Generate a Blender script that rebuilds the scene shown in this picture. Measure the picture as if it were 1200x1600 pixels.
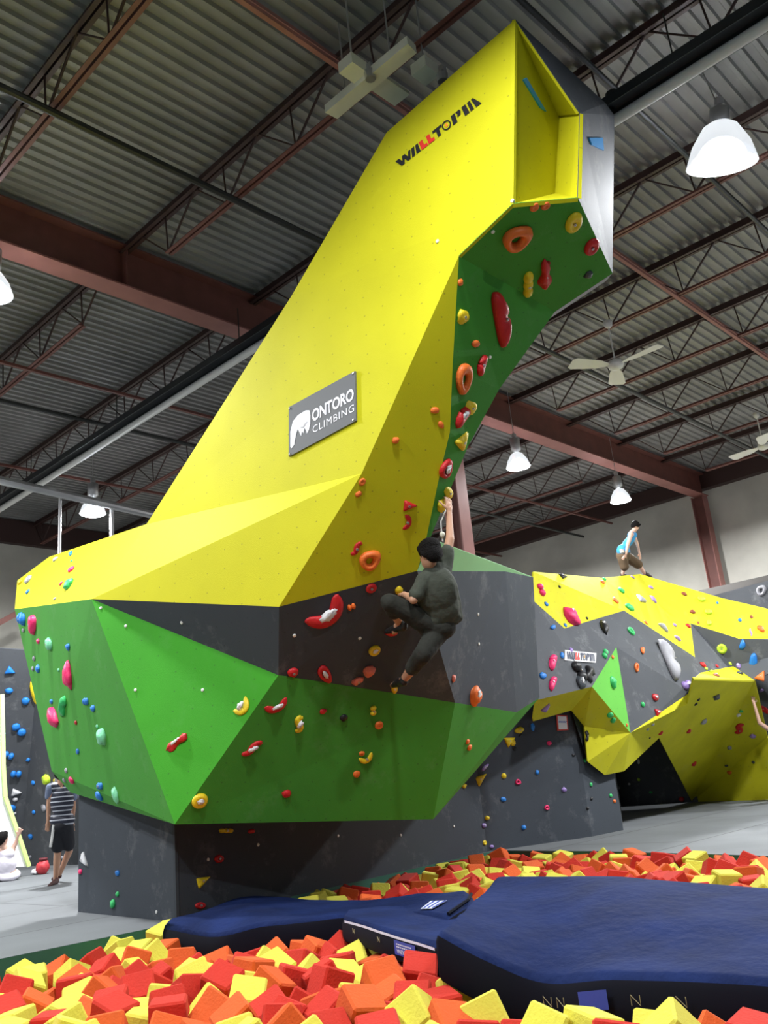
import bpy, bmesh, math, random
from mathutils import Vector, Matrix, noise, geometry
from mathutils.bvhtree import BVHTree
for _o in list(bpy.data.objects): bpy.data.objects.remove(_o)
C = bpy.context.scene.collection
SC = bpy.context.scene
PI = math.pi
# ------------------------------------------------------------------ camera
F = 1379.75; PITCH, ROLL, YAW, CH = 0.295175504, -0.0981787285, 0.747531446, 1.05
fwd = Vector((math.cos(YAW)*math.cos(PITCH), math.sin(YAW)*math.cos(PITCH), math.sin(PITCH)))
rgt = Vector((math.sin(YAW), -math.cos(YAW), 0)); upv = rgt.cross(fwd)
RT = math.cos(ROLL)*rgt + math.sin(ROLL)*upv
UP = -math.sin(ROLL)*rgt + math.cos(ROLL)*upv
CAM = Vector((0, 0, CH))
cd = bpy.data.cameras.new('camera'); cam = bpy.data.objects.new('camera', cd); C.objects.link(cam)
cam.matrix_world = Matrix(((RT.x, UP.x, -fwd.x, 0), (RT.y, UP.y, -fwd.y, 0), (RT.z, UP.z, -fwd.z, CH), (0, 0, 0, 1)))
cd.sensor_fit = 'VERTICAL'; cd.sensor_height = 32; cd.lens = F/1600*32; cd.clip_start = .05; cd.clip_end = 200
SC.camera = cam
# ------------------------------------------------------------------ world and exposure
w = bpy.data.worlds.new('world'); SC.world = w; w.use_nodes = True
w.node_tree.nodes['Background'].inputs[0].default_value = (.75, .82, 1, 1)
w.node_tree.nodes['Background'].inputs[1].default_value = .16
SC.view_settings.view_transform = 'Standard'; SC.view_settings.look = 'None'
SC.view_settings.gamma = 1; SC.view_settings.use_curve_mapping = False
SC.view_settings.exposure = -0.1
LAMP_W = 620

def ray(px, py): return fwd + RT*((px-600)/F) - UP*((py-800)/F)
def V(px, py, d=None, x=None, y=None, z=None):
    """a point of the hall, seen at a place of the photograph and lying on a plane of the hall"""
    v = ray(px, py)
    if x is not None: t = x/v.x
    elif y is not None: t = y/v.y
    elif z is not None: t = (z-CH)/v.z
    else: t = d
    return CAM + v*t
def proj(P):
    q = P-CAM; dd = q.dot(fwd)
    return 600+F*q.dot(RT)/dd, 800-F*q.dot(UP)/dd, dd
def onplane(px, py, p0, n):
    v = ray(px, py); return CAM + v*((p0-CAM).dot(n)/v.dot(n))

# ------------------------------------------------------------------ materials
def mat(name, col, rough=.6, metal=0, bump=0, bscale=30, var=0, vscale=3, emit=None, estr=0, spec=.5):
    m = bpy.data.materials.new(name); m.use_nodes = True; nt = m.node_tree; b = nt.nodes['Principled BSDF']
    b.inputs['Base Color'].default_value = (*col, 1); b.inputs['Roughness'].default_value = rough
    b.inputs['Metallic'].default_value = metal; b.inputs['Specular IOR Level'].default_value = spec
    tc = nt.nodes.new('ShaderNodeTexCoord')
    if var:
        n = nt.nodes.new('ShaderNodeTexNoise'); n.inputs['Scale'].default_value = vscale; n.inputs['Detail'].default_value = 5
        nt.links.new(tc.outputs['Object'], n.inputs['Vector'])
        r = nt.nodes.new('ShaderNodeMapRange'); r.inputs[1].default_value = .3; r.inputs[2].default_value = .7
        r.inputs[3].default_value = 1-var; r.inputs[4].default_value = 1+var
        nt.links.new(n.outputs['Fac'], r.inputs[0])
        mx = nt.nodes.new('ShaderNodeVectorMath'); mx.operation = 'SCALE'; mx.inputs[0].default_value = col
        nt.links.new(r.outputs[0], mx.inputs['Scale']); nt.links.new(mx.outputs[0], b.inputs['Base Color'])
    if bump:
        n = nt.nodes.new('ShaderNodeTexNoise'); n.inputs['Scale'].default_value = bscale; n.inputs['Detail'].default_value = 4
        nt.links.new(tc.outputs['Object'], n.inputs['Vector'])
        bp = nt.nodes.new('ShaderNodeBump'); bp.inputs['Strength'].default_value = bump; bp.inputs['Distance'].default_value = .02
        nt.links.new(n.outputs['Fac'], bp.inputs['Height']); nt.links.new(bp.outputs[0], b.inputs['Normal'])
    if emit: b.inputs['Emission Color'].default_value = (*emit, 1); b.inputs['Emission Strength'].default_value = estr
    return m
def ply(name, col, dots=True, dirt=.06, rough=.72, dust=0.0):
    """painted plywood: T-nut holes on a grid (by UV in metres), wear and chalk dust"""
    m = bpy.data.materials.new(name); m.use_nodes = True; nt = m.node_tree; N = nt.nodes; L = nt.links
    b = N['Principled BSDF']; b.inputs['Roughness'].default_value = rough; b.inputs['Specular IOR Level'].default_value = .2
    uv = N.new('ShaderNodeUVMap'); uv.uv_map = 'm'; tc = N.new('ShaderNodeTexCoord')
    n = N.new('ShaderNodeTexNoise'); n.inputs['Scale'].default_value = 1.3; n.inputs['Detail'].default_value = 7
    L.new(tc.outputs['Object'], n.inputs['Vector'])
    r = N.new('ShaderNodeMapRange'); r.inputs[1].default_value = .3; r.inputs[2].default_value = .7; r.inputs[3].default_value = 1-dirt; r.inputs[4].default_value = 1+dirt
    L.new(n.outputs['Fac'], r.inputs[0])
    sc = N.new('ShaderNodeVectorMath'); sc.operation = 'SCALE'; sc.inputs[0].default_value = col; L.new(r.outputs[0], sc.inputs['Scale'])
    last = sc.outputs[0]
    if dust:
        n2 = N.new('ShaderNodeTexNoise'); n2.inputs['Scale'].default_value = 2.2; n2.inputs['Detail'].default_value = 9; n2.inputs['Roughness'].default_value = .75
        L.new(tc.outputs['Object'], n2.inputs['Vector'])
        r2 = N.new('ShaderNodeMapRange'); r2.inputs[1].default_value = .55; r2.inputs[2].default_value = .8; r2.inputs[3].default_value = 0; r2.inputs[4].default_value = dust
        L.new(n2.outputs['Fac'], r2.inputs[0])
        mx = N.new('ShaderNodeMix'); mx.data_type = 'RGBA'; mx.inputs[7].default_value = (.5, .5, .5, 1)
        L.new(r2.outputs[0], mx.inputs[0]); L.new(last, mx.inputs[6]); last = mx.outputs[2]
    if dots:
        sp = N.new('ShaderNodeSeparateXYZ'); L.new(uv.outputs[0], sp.inputs[0])
        def cell(o, s):
            a = N.new('ShaderNodeMath'); a.operation = 'MULTIPLY'; a.inputs[1].default_value = s; L.new(o, a.inputs[0])
            f = N.new('ShaderNodeMath'); f.operation = 'FRACT'; L.new(a.outputs[0], f.inputs[0])
            c = N.new('ShaderNodeMath'); c.operation = 'SUBTRACT'; c.inputs[1].default_value = .5; L.new(f.outputs[0], c.inputs[0])
            q = N.new('ShaderNodeMath'); q.operation = 'POWER'; q.inputs[1].default_value = 2
            ab = N.new('ShaderNodeMath'); ab.operation = 'ABSOLUTE'; L.new(c.outputs[0], ab.inputs[0]); L.new(ab.outputs[0], q.inputs[0])
            return q.outputs[0]
        ad = N.new('ShaderNodeMath'); ad.operation = 'ADD'; L.new(cell(sp.outputs[0], 4.6), ad.inputs[0]); L.new(cell(sp.outputs[1], 5.4), ad.inputs[1])
        lt = N.new('ShaderNodeMath'); lt.operation = 'LESS_THAN'; lt.inputs[1].default_value = .0013; L.new(ad.outputs[0], lt.inputs[0])
        ml = N.new('ShaderNodeMath'); ml.operation = 'MULTIPLY'; ml.inputs[1].default_value = .4; L.new(lt.outputs[0], ml.inputs[0])
        mx = N.new('ShaderNodeMix'); mx.data_type = 'RGBA'; mx.inputs[7].default_value = (.03, .03, .03, 1)
        L.new(ml.outputs[0], mx.inputs[0]); L.new(last, mx.inputs[6]); last = mx.outputs[2]
    L.new(last, b.inputs['Base Color'])
    n3 = N.new('ShaderNodeTexNoise'); n3.inputs['Scale'].default_value = 160
    L.new(tc.outputs['Object'], n3.inputs['Vector'])
    bp = N.new('ShaderNodeBump'); bp.inputs['Strength'].default_value = .15; bp.inputs['Distance'].default_value = .01
    L.new(n3.outputs['Fac'], bp.inputs['Height']); L.new(bp.outputs[0], b.inputs['Normal'])
    return m
YEL = ply('yellow_paint', (.56, .53, .010)); GRN = ply('green_paint', (.058, .29, .036), dust=.12)
GRN_LIT = ply('lit_green_paint', (.05, .33, .02), dust=.05); TGR = ply('tower_grey_paint', (.052, .061, .074), dust=.25); GRY = ply('grey_paint', (.088, .094, .104), dust=.35)  # the green here is the tower green, lightened as if lit
MIN = ply('mint_paint', (.34, .70, .34), dots=False)
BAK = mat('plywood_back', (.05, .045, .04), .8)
CONC = mat('concrete', (.62, .60, .53), .9, bump=.2, bscale=12, var=.16, vscale=.8)
STEEL = mat('red_oxide_steel', (.16, .055, .042), .55, var=.15, vscale=4)
DSTEEL = mat('dark_steel', (.05, .022, .018), .55)
PINK = mat('pink_oxide_steel', (.30, .12, .10), .6, var=.1)
BLACK = mat('black_pipe', (.012, .014, .012), .5)
WHITE = mat('white_enamel', (.75, .75, .72), .4)
CREAM = mat('cream_panel', (.72, .72, .58), .5, var=.06)
GALV = mat('galvanised', (.5, .5, .5), .35, metal=.7, var=.1)
FOAMR = mat('red_foam', (.46, .017, .005), .9, bump=.25, bscale=60, var=.06, vscale=6)
FOAMO = mat('orange_foam', (.58, .085, .008), .9, bump=.25, bscale=60, var=.06, vscale=6)
FOAMY = mat('yellow_foam', (.60, .56, .06), .9, bump=.25, bscale=60, var=.05, vscale=6)
def deck_mat():
    m = mat('galvanised_deck', (.26, .256, .245), .55, metal=.15, var=.22, vscale=1.1); return m
DECK = deck_mat()
def floor_mat():
    m = mat('grey_floor_mat', (.14, .15, .158), .75, bump=.1, bscale=40, var=.13, vscale=.9)
    nt = m.node_tree; b = nt.nodes['Principled BSDF']; src = b.inputs['Base Color'].links[0].from_socket
    tc = nt.nodes.new('ShaderNodeTexCoord'); br = nt.nodes.new('ShaderNodeTexBrick')
    br.inputs['Color1'].default_value = (1, 1, 1, 1); br.inputs['Color2'].default_value = (.93, .93, .93, 1); br.inputs['Mortar'].default_value = (.25, .25, .25, 1)
    br.inputs['Scale'].default_value = 1; br.inputs['Mortar Size'].default_value = .012; br.inputs['Brick Width'].default_value = 3.6; br.inputs['Row Height'].default_value = 1.8
    nt.links.new(tc.outputs['Object'], br.inputs['Vector'])
    mx = nt.nodes.new('ShaderNodeVectorMath'); mx.operation = 'MULTIPLY'
    nt.links.new(src, mx.inputs[0]); nt.links.new(br.outputs['Color'], mx.inputs[1]); nt.links.new(mx.outputs[0], b.inputs['Base Color'])
    return m
FLOOR = floor_mat()

# ------------------------------------------------------------------ object helpers
def obj(name, me, m, parent=None, smooth=False):
    if isinstance(me, bmesh.types.BMesh):
        bm = me; me = bpy.data.meshes.new(name); bm.to_mesh(me); bm.free()
    if m is not None:
        if isinstance(m, (list, tuple)):
            for q in m: me.materials.append(q)
        else: me.materials.append(m)
    if smooth:
        for p in me.polygons: p.use_smooth = True
    o = bpy.data.objects.new(name, me); C.objects.link(o)
    if parent is not None:
        o.parent = parent
        o.matrix_parent_inverse = parent.matrix_world.inverted() if not hasattr(parent, 'loc0') else Matrix()
    return o
def tag(o, label=None, cat=None, group=None, kind=None):
    if label: o['label'] = label
    if cat: o['category'] = cat
    if group: o['group'] = group
    if kind: o['kind'] = kind
    return o
def thing(name, label, cat, loc=(0, 0, 0), group=None, kind=None):
    o = bpy.data.objects.new(name, None); C.objects.link(o); o.empty_display_size = .1
    o.location = loc; o.matrix_world = Matrix.Translation(loc)
    return tag(o, label, cat, group, kind)
def struct(name, bm, m, parent=None):
    o = obj(name, bm, m, parent)
    if parent is None: o['kind'] = 'structure'
    return o
def box(bm, lo, hi):
    x0, y0, z0 = lo; x1, y1, z1 = hi
    v = [bm.verts.new(c) for c in ((x0,y0,z0),(x1,y0,z0),(x1,y1,z0),(x0,y1,z0),(x0,y0,z1),(x1,y0,z1),(x1,y1,z1),(x0,y1,z1))]
    for f in ((0,3,2,1),(4,5,6,7),(0,1,5,4),(1,2,6,5),(2,3,7,6),(3,0,4,7)): bm.faces.new([v[i] for i in f])
    return bm
def tube(bm, pts, r, n=8, cap=True):
    """round bar through points; r a number or a list"""
    pts = [Vector(p) for p in pts]; rr = r if isinstance(r, (list, tuple)) else [r]*len(pts)
    rings = []; ref = None
    for i, p in enumerate(pts):
        t = (pts[min(i+1, len(pts)-1)]-pts[max(i-1, 0)]).normalized()
        if ref is None: ref = Vector((0, 0, 1)) if abs(t.z) < .9 else Vector((1, 0, 0))
        a = t.cross(ref).normalized(); b = t.cross(a); ref = -b if False else ref
        rings.append([bm.verts.new(p+(a*math.cos(2*PI*k/n)+b*math.sin(2*PI*k/n))*rr[i]) for k in range(n)])
    for i in range(len(rings)-1):
        for k in range(n): bm.faces.new((rings[i][k], rings[i][(k+1) % n], rings[i+1][(k+1) % n], rings[i+1][k]))
    if cap: bm.faces.new(rings[0][::-1]); bm.faces.new(rings[-1])
    return bm
def bar(bm, a, b, w, h, up=(0, 0, 1)):
    """rectangular bar from a to b"""
    a = Vector(a); b = Vector(b); t = (b-a).normalized(); up = Vector(up)
    s = t.cross(up).normalized()*(w/2); u = s.cross(t).normalized()*(h/2)
    v = [bm.verts.new(p+q) for p in (a, b) for q in (s+u, -s+u, -s-u, s-u)]
    for f in ((0,1,2,3),(7,6,5,4),(0,4,5,1),(1,5,6,2),(2,6,7,3),(3,7,4,0)): bm.faces.new([v[i] for i in f])
    return bm
def lathe(bm, prof, cen=(0, 0, 0), n=24, M=None):
    cen = Vector(cen); rings = []
    for r, z in prof:
        ring = []
        for k in range(n):
            q = Vector((r*math.cos(2*PI*k/n), r*math.sin(2*PI*k/n), z))
            if M: q = M @ q
            ring.append(bm.verts.new(q+cen))
        rings.append(ring)
    for i in range(len(rings)-1):
        for k in range(n): bm.faces.new((rings[i][k], rings[i][(k+1) % n], rings[i+1][(k+1) % n], rings[i+1][k]))
    bm.faces.new(rings[0][::-1]); bm.faces.new(rings[-1])
    return bm
def B(): return bmesh.new()

BVV, BVF, BVN = [], [], []      # every climbable panel, for seating the holds on it
def panel(name, pts, m, parent, thick=.03, where=None, tris=None):
    """one painted plywood panel: a polygon of points, with its thickness behind it"""
    pts = [Vector(p) for p in pts]
    tri = tris or [tuple(t) for t in geometry.tessellate_polygon([pts])]
    n = Vector((0, 0, 0))
    for a, b, c in tri:
        k = (pts[b]-pts[a]).cross(pts[c]-pts[a])
        if k.dot(pts[a]-CAM) > 0: k = -k
        n += k
    n.normalize(); bm = B()
    fr = [bm.verts.new(p) for p in pts]; bk = [bm.verts.new(p-n*thick) for p in pts]
    for t in tri:
        try: bm.faces.new([fr[i] for i in t]); bm.faces.new([bk[i] for i in t[::-1]])
        except ValueError: pass
    L = len(pts)
    for i in range(L): bm.faces.new((fr[i], fr[(i+1) % L], bk[(i+1) % L], bk[i]))
    bmesh.ops.recalc_face_normals(bm, faces=bm.faces)
    uv = bm.loops.layers.uv.new('m')
    u = Vector((0, 0, 1)).cross(n).normalized(); v = n.cross(u)
    for f in bm.faces:
        for l in f.loops: l[uv].uv = (l.vert.co.dot(u)+40, l.vert.co.dot(v)+40)
    o = obj(name, bm, m, parent)
    k = len(BVV); BVV.extend(pts); BVF.extend([tuple(i+k for i in t) for t in tri]); BVN.extend([where or name]*len(tri))
    return o, n
def shell(name, loop, centre_px, parent, depth=1.2, m=None, capped=True):
    """the timber-framed depth behind an outline of panels"""
    bm = B(); cr = ray(*centre_px).normalized(); fr = []; bk = []
    for p in loop:
        dr = ((p-CAM).normalized()*.72+cr*.28).normalized()
        fr.append(bm.verts.new(p+dr*.035)); bk.append(bm.verts.new(p+dr*depth))
    for i in range(len(loop)):
        j = (i+1) % len(loop); bm.faces.new((fr[i], fr[j], bk[j], bk[i]))
    for t in (geometry.tessellate_polygon([[v.co for v in bk]]) if capped else ()):
        try: bm.faces.new([bk[i] for i in t])
        except ValueError: pass
    bmesh.ops.recalc_face_normals(bm, faces=bm.faces)
    return obj(name, bm, m or BAK, parent)

# ================================================================== THE HALL
JX = [-1.15+2.215*k for k in range(0, 11)]          # joist lines
ZB, ZT, ZD, GY = 7.7, 8.28, 8.42, 9.5
XR, YL, YR = 23.5, 21.9, -7.0
# floor with the foam pit cut out of it
PIT = [(-3.0, 7.9), (4.55, 7.62), (9.9, 8.1), (10.35, 8.1), (10.0, 6.3), (9.35, 4.2), (8.4, 1.6), (7.6, -2.5), (-3.0, -2.5)]
OUT = [(-7, YR), (XR, YR), (XR, YL), (-7, YL)]
bm = B(); allp = [Vector((x, y, 0)) for x, y in OUT+PIT]
vs = [bm.verts.new(p) for p in allp]
for t in geometry.tessellate_polygon([[Vector((x, y, 0)) for x, y in OUT], [Vector((x, y, 0)) for x, y in PIT]]): bm.faces.new([vs[i] for i in t])
bmesh.ops.recalc_face_normals(bm, faces=bm.faces)
struct('floor', bm, FLOOR)
bm = B(); n = len(PIT)
top = [bm.verts.new((x, y, -.002)) for x, y in PIT]; bot = [bm.verts.new((x, y, -1.6)) for x, y in PIT]
for i in range(n): bm.faces.new((top[i], top[(i+1) % n], bot[(i+1) % n], bot[i]))
bm.faces.new(bot)
struct('trim_1', bm, mat('green_vinyl_pit_lining', (.02, .12, .075), .6, var=.1))
# walls
def wallbox(name, lo, hi, m=CONC): return struct(name, box(B(), lo, hi), m)
wallbox('wall_back', (XR, YR, 0), (XR+.25, YL+.3, ZD+.3))
wallbox('wall_left', (-7, YL, 0), (XR, YL+.25, ZD+.3))
for k in range(1, 5):
    pass
# corrugated roof deck, ribs running along x
bm = B(); y = YR; prof = []
P = .165
while y < YL:
    prof += [(y, ZD+.045), (y+.085, ZD+.045), (y+.1, ZD), (y+.15, ZD)]; y += P
xs = [-7, XR]
rows = [[bm.verts.new((x, yy, zz)) for yy, zz in prof] for x in xs]
for i in range(len(prof)-1): bm.faces.new((rows[0][i], rows[0][i+1], rows[1][i+1], rows[1][i]))
tp = [bm.verts.new((x, yy, ZD+.3)) for x in xs for yy in (YR, prof[-1][0])]
bm.faces.new((tp[0], tp[1], tp[3], tp[2]))
struct('ceiling', bm, DECK)
# wall-top beams
bm = B(); box(bm, (XR-.28, YR, 7.95), (XR-.01, YL, 8.4)); struct('trim_2', bm, DSTEEL)
bm = B(); box(bm, (-7, YL-.2, 7.78), (XR-.3, YL-.01, 8.4)); struct('trim_3', bm, DSTEEL)
# the girder
g = thing('roof_girder', 'long rust-brown steel roof girder crossing the hall behind the yellow tower', 'beam', (8, GY, ZB))
bm = B(); box(bm, (-7, GY-.012, ZB+.025), (XR-.3, GY+.012, ZT+.05)); obj('web', bm, STEEL, g)
bm = B(); box(bm, (-7, GY-.16, ZB), (XR-.3, GY+.16, ZB+.025)); obj('bottom_flange', bm, PINK, g)
bm = B(); box(bm, (-7, GY-.16, ZT+.05), (XR-.3, GY+.16, ZT+.075)); obj('top_flange', bm, STEEL, g)
for x in (1.05, 5.48, 9.9, 12.2):
    for s in (-1, 1):
        bm = B(); box(bm, (x-.01, GY+s*.015 if s > 0 else GY-.15, ZB+.026), (x+.01, GY+.15 if s > 0 else GY-.015, ZT+.049)); obj('stiffener', bm, STEEL, g)
# columns
def column(x, y, label, ztop=ZB):
    c = thing('steel_column', label, 'column', (x, y, 0))
    bm = B(); box(bm, (x-.15, y-.17, 0), (x+.15, y-.15, ztop)); obj('flange', bm, PINK, c)
    bm = B(); box(bm, (x-.15, y+.15, 0), (x+.15, y+.17, ztop)); obj('flange', bm, PINK, c)
    bm = B(); box(bm, (x-.01, y-.15, 0), (x+.01, y+.15, ztop)); obj('web', bm, STEEL, c)
column(12.2, GY, 'pinkish brown steel column rising behind the climber in dark olive')
column(XR-.45, GY+.05, 'rust-brown steel column against the concrete wall at the end of the girder')
# open-web joists
def joist(x, y0, y1, ends, label):
    j = thing('roof_joist', label, 'roof joist', (x, y0, ZB), 'open-web roof joists')
    bm = B()
    for s in (-1, 1): box(bm, (x+s*.012 if s > 0 else x-.062, y0, ZT), (x+.062 if s > 0 else x-.012, y1, ZT+.012)); box(bm, (x+(.012 if s > 0 else -.02), y0, ZT+.012), (x+(.02 if s > 0 else -.012), y1, ZT+.13))
    obj('top_chord', bm, DSTEEL, j)
    b0, b1 = y0+ends[0], y1-ends[1]
    bm = B()
    for s in (-1, 1): box(bm, (x+.012 if s > 0 else x-.055, b0, ZB), (x+.055 if s > 0 else x-.012, b1, ZB+.01)); box(bm, (x+(.012 if s > 0 else -.02), b0, ZB+.01), (x+(.02 if s > 0 else -.012), b1, ZB+.055))
    obj('bottom_chord', bm, STEEL, j)
    bm = B(); S = 1.22; nb = int((b1-b0)/S); st = (b1-b0)/nb
    for k in range(nb+1):
        yb = b0+k*st; yt = yb-st/2
        tube(bm, ((x, yb, ZB+.03), (x, max(y0, yt), ZT+.03)), .016, 6)
        tube(bm, ((x, yb, ZB+.03), (x, yb+.05, ZT+.03)), .011, 6)
        if k < nb or True: tube(bm, ((x, yb, ZB+.03), (x, min(y1, yb+st/2), ZT+.03)), .011, 6)
    obj('web', bm, DSTEEL, j)
    return j
near = ['overhead at the very top of the view', 'crossing the upper left corner of the ceiling', 'running from the upper left towards the cream light fitting', 'behind the long tube heater', 'passing below the brightest round lamp', 'on the right above the nearer ceiling fan', 'just beyond the nearer ceiling fan', 'between the two ceiling fans', 'above the farther ceiling fan', 'nearest but one to the concrete back wall', 'nearest the concrete back wall']
for i, x in enumerate(JX):
    joist(x, YR, GY-.02, (.3, 1.1), 'rust-brown open-web roof joist, near bay, '+near[i])
    if i > 0: joist(x, GY+.02, YL-.25, (1.1, .4), 'rust-brown open-web roof joist, bay behind the girder, '+['', 'first in from the left', 'second in from the left', 'above the left bay lamp', 'fourth from the left', 'fifth, behind the yellow tower', 'sixth, left of the column', 'over the middle bay lamp', 'eighth, right of the middle bay lamp', 'over the right bay lamp', 'last before the back wall'][i])
# bridging rods across the joists
def rod(name, label, cat, pts, r, m, group=None, n=8):
    o = obj(name, tube(B(), pts, r, n), m); return tag(o, label, cat, group)
for y, z, lab in ((4.72, ZB-.02, 'red bridging angle across the bottom of the near roof joists'), (5.1, ZT-.0, 'thin orange bridging rod across the near roof joists'),
                  (12.3, ZB-.02, 'rust bridging angle under the joists behind the girder'), (16.4, ZB-.02, 'rust bridging angle under the joists nearer the left wall')):
    bm = B(); box(bm, (-3, y-.025, z-.006), (XR-.4, y+.025, z)); box(bm, (-3, y-.025, z), (XR-.4, y-.019, z+.04)); tag(obj('bridging_angle', bm, PINK if y < 6 else STEEL), lab, 'roof bracing')
rod('sprinkler_pipe', 'black sprinkler pipe crossing the ceiling at upper left', 'pipe', ((-4, 6.9, 7.62), (XR-.6, 6.9, 7.62)), .04, BLACK)
rod('sprinkler_pipe', 'dark sprinkler pipe crossing the ceiling behind the girder', 'pipe', ((-4, 13.2, 7.5), (XR-.6, 13.2, 7.5)), .035, BLACK)
rod('sprinkler_pipe', 'thin black pipe crossing the ceiling at upper right', 'pipe', ((-4, 3.05, 7.62), (XR-.6, 3.05, 7.62)), .03, BLACK)
# grey conduit and hanging pipes on the left
rod('ventilation_pipe', 'fat grey pipe crossing above the left bay lamp', 'pipe', (V(-60, 737, y=14.3), V(520, 868, y=14.6)), .075, GALV, n=12)
for px, lab in ((94, 'thin grey upright pipe left of the left bay lamp'), (174.5, 'grey upright pipe right of the left bay lamp')):
    a = V(px, 790, y=14.55); rod('upright_pipe', lab, 'pipe', ((a.x, a.y, 0), (a.x, a.y, 6.6)), .04 if px > 100 else .03, GALV)
# radiant tube heater
h = thing('tube_heater', 'long white radiant tube heater with dark reflector slung under the joists', 'heater', (7.08, 8, 7.0))
bm = B(); tube(bm, ((7.08, -5, 7.0), (7.08, 18.2, 7.0)), .055, 14); obj('tube', bm, WHITE, h, True)
bm = B()
pr = [(-.17, -.03), (-.12, .12), (.12, .12), (.17, -.03), (.16, -.03), (.11, .11), (-.11, .11), (-.16, -.03)]
r2 = [[bm.verts.new((7.04+a, y, 7.06+b)) for a, b in pr] for y in (-5, 18.2)]
for i in range(8): bm.faces.new((r2[0][i], r2[0][(i+1) % 8], r2[1][(i+1) % 8], r2[1][i]))
obj('reflector', bm, mat('dark_reflector', (.03, .035, .04), .45, metal=.4), h)
for y in (-1, 2.3, 5.6, 9, 12.4, 15.6):
    bm = B(); tube(bm, ((7.04, y, 7.18), (7.04, y, 7.75)), .008, 5); obj('hanger', bm, BLACK, h)
bm = B(); tube(bm, ((7.3, 3.05, 7.5), (7.3, 3.05, 7.3), (7.1, 3.05, 7.12)), .07, 10); obj('flue', bm, BLACK, h)

# ------------------------------------------------------------------ lamps
LENS = mat('lit_lens', (1, 1, 1), .5, emit=(.93, .96, 1), estr=30)
ACR = mat('clear_acrylic', (.9, .93, 1), .1); ACR.node_tree.nodes['Principled BSDF'].inputs['Transmission Weight'].default_value = .9; ACR.node_tree.nodes['Principled BSDF'].inputs['Emission Color'].default_value = (.9, .95, 1, 1); ACR.node_tree.nodes['Principled BSDF'].inputs['Emission Strength'].default_value = .9
def bay_lamp(loc, label, power=1.0, tilt=(0, 0), size=1.0, glow=.09):
    x, y, z = loc; t = thing('bay_lamp', label, 'bay lamp', loc, 'high-bay lamps')
    R0 = Matrix.Rotation(tilt[0], 3, 'X') @ Matrix.Rotation(tilt[1], 3, 'Y'); R = R0
    c = Vector(loc)
    bm = B(); lathe(bm, [(.06, .62), (.1, .6), (.1, .36), (.05, .33), (.05, .28)], c, 16, R); obj('ballast', bm, GALV, t, True)
    R = R0 @ Matrix.Scale(size, 3)
    bm = B(); lathe(bm, [(.07, .3), (.12, .27), (.2, .14), (.245, 0), (.238, 0), (.19, .13), (.1, .25), (.05, .26)], c, 28, R); rf_ = obj('reflector', bm, ACR, t, True)
    bm = B(); lathe(bm, [(.01, .05), (.12, .045), (.225, .012), (.225, -.004), (.12, -.03), (.01, -.036)], c, 28, R); obj('lens', bm, LENS, rf_, True); R = R0
    bm = B(); tube(bm, (c+R @ Vector((0, 0, .6)), c+Vector((0, 0, ZD-z+.03))), .008, 6); lathe(bm, [(.03, .72), (.05, .70), (.05, .64), (.03, .62)], c, 10, R); obj('hook', bm, GALV, t)
    ld = bpy.data.lights.new('bay_light', 'AREA'); ld.shape = 'DISK'; ld.size = .4; ld.energy = LAMP_W*power; ld.color = (.96, .98, 1)
    lo = bpy.data.objects.new('bay_light', ld); C.objects.link(lo); lo.parent = t; lo.matrix_parent_inverse = Matrix(); lo.location = (0, 0, -.05)
    pd_ = bpy.data.lights.new('glow_light', 'POINT'); pd_.shadow_soft_size = .2; pd_.energy = LAMP_W*power*glow; pd_.color = (.93, .96, 1)
    po = bpy.data.objects.new('glow_light', pd_); C.objects.link(po); po.parent = t; po.matrix_parent_inverse = Matrix(); po.location = (0, 0, .16)
    return t
bay_lamp(V(1128, 258, z=7.0), 'round bay lamp burning brightest at upper right, beside the tower top', 1.0, (.25, -.2), 1.5, .02)
bay_lamp(V(145, 803, z=6.4), 'round bay lamp hanging above the far left wall', 1.6)
bay_lamp(V(810, 730, z=6.75), 'round bay lamp just right of the green overhang, behind the climber', .9)
bay_lamp(V(970, 783, z=6.75), 'round bay lamp above the walking person in blue', 1.7)
bay_lamp(V(-14, 460, z=6.9), 'round bay lamp cut by the left edge of the view', .75)
for x, y, p in ((3.0, 2.3, .5), (-1.5, 4.5, .8), (2.5, -3.6, .6), (1.2, 15.5, 1.6), (-3.5, 8.5, .6), (14.2, 2.4, 1.5), (20, 2.6, 1.6), (19, 15.5, .6)):  # unseen lamps; some added only to brighten the overhang and the left side
    bay_lamp((x, y, 6.9), 'unseen round bay lamp placed outside the view to light the hall', p)

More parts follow.
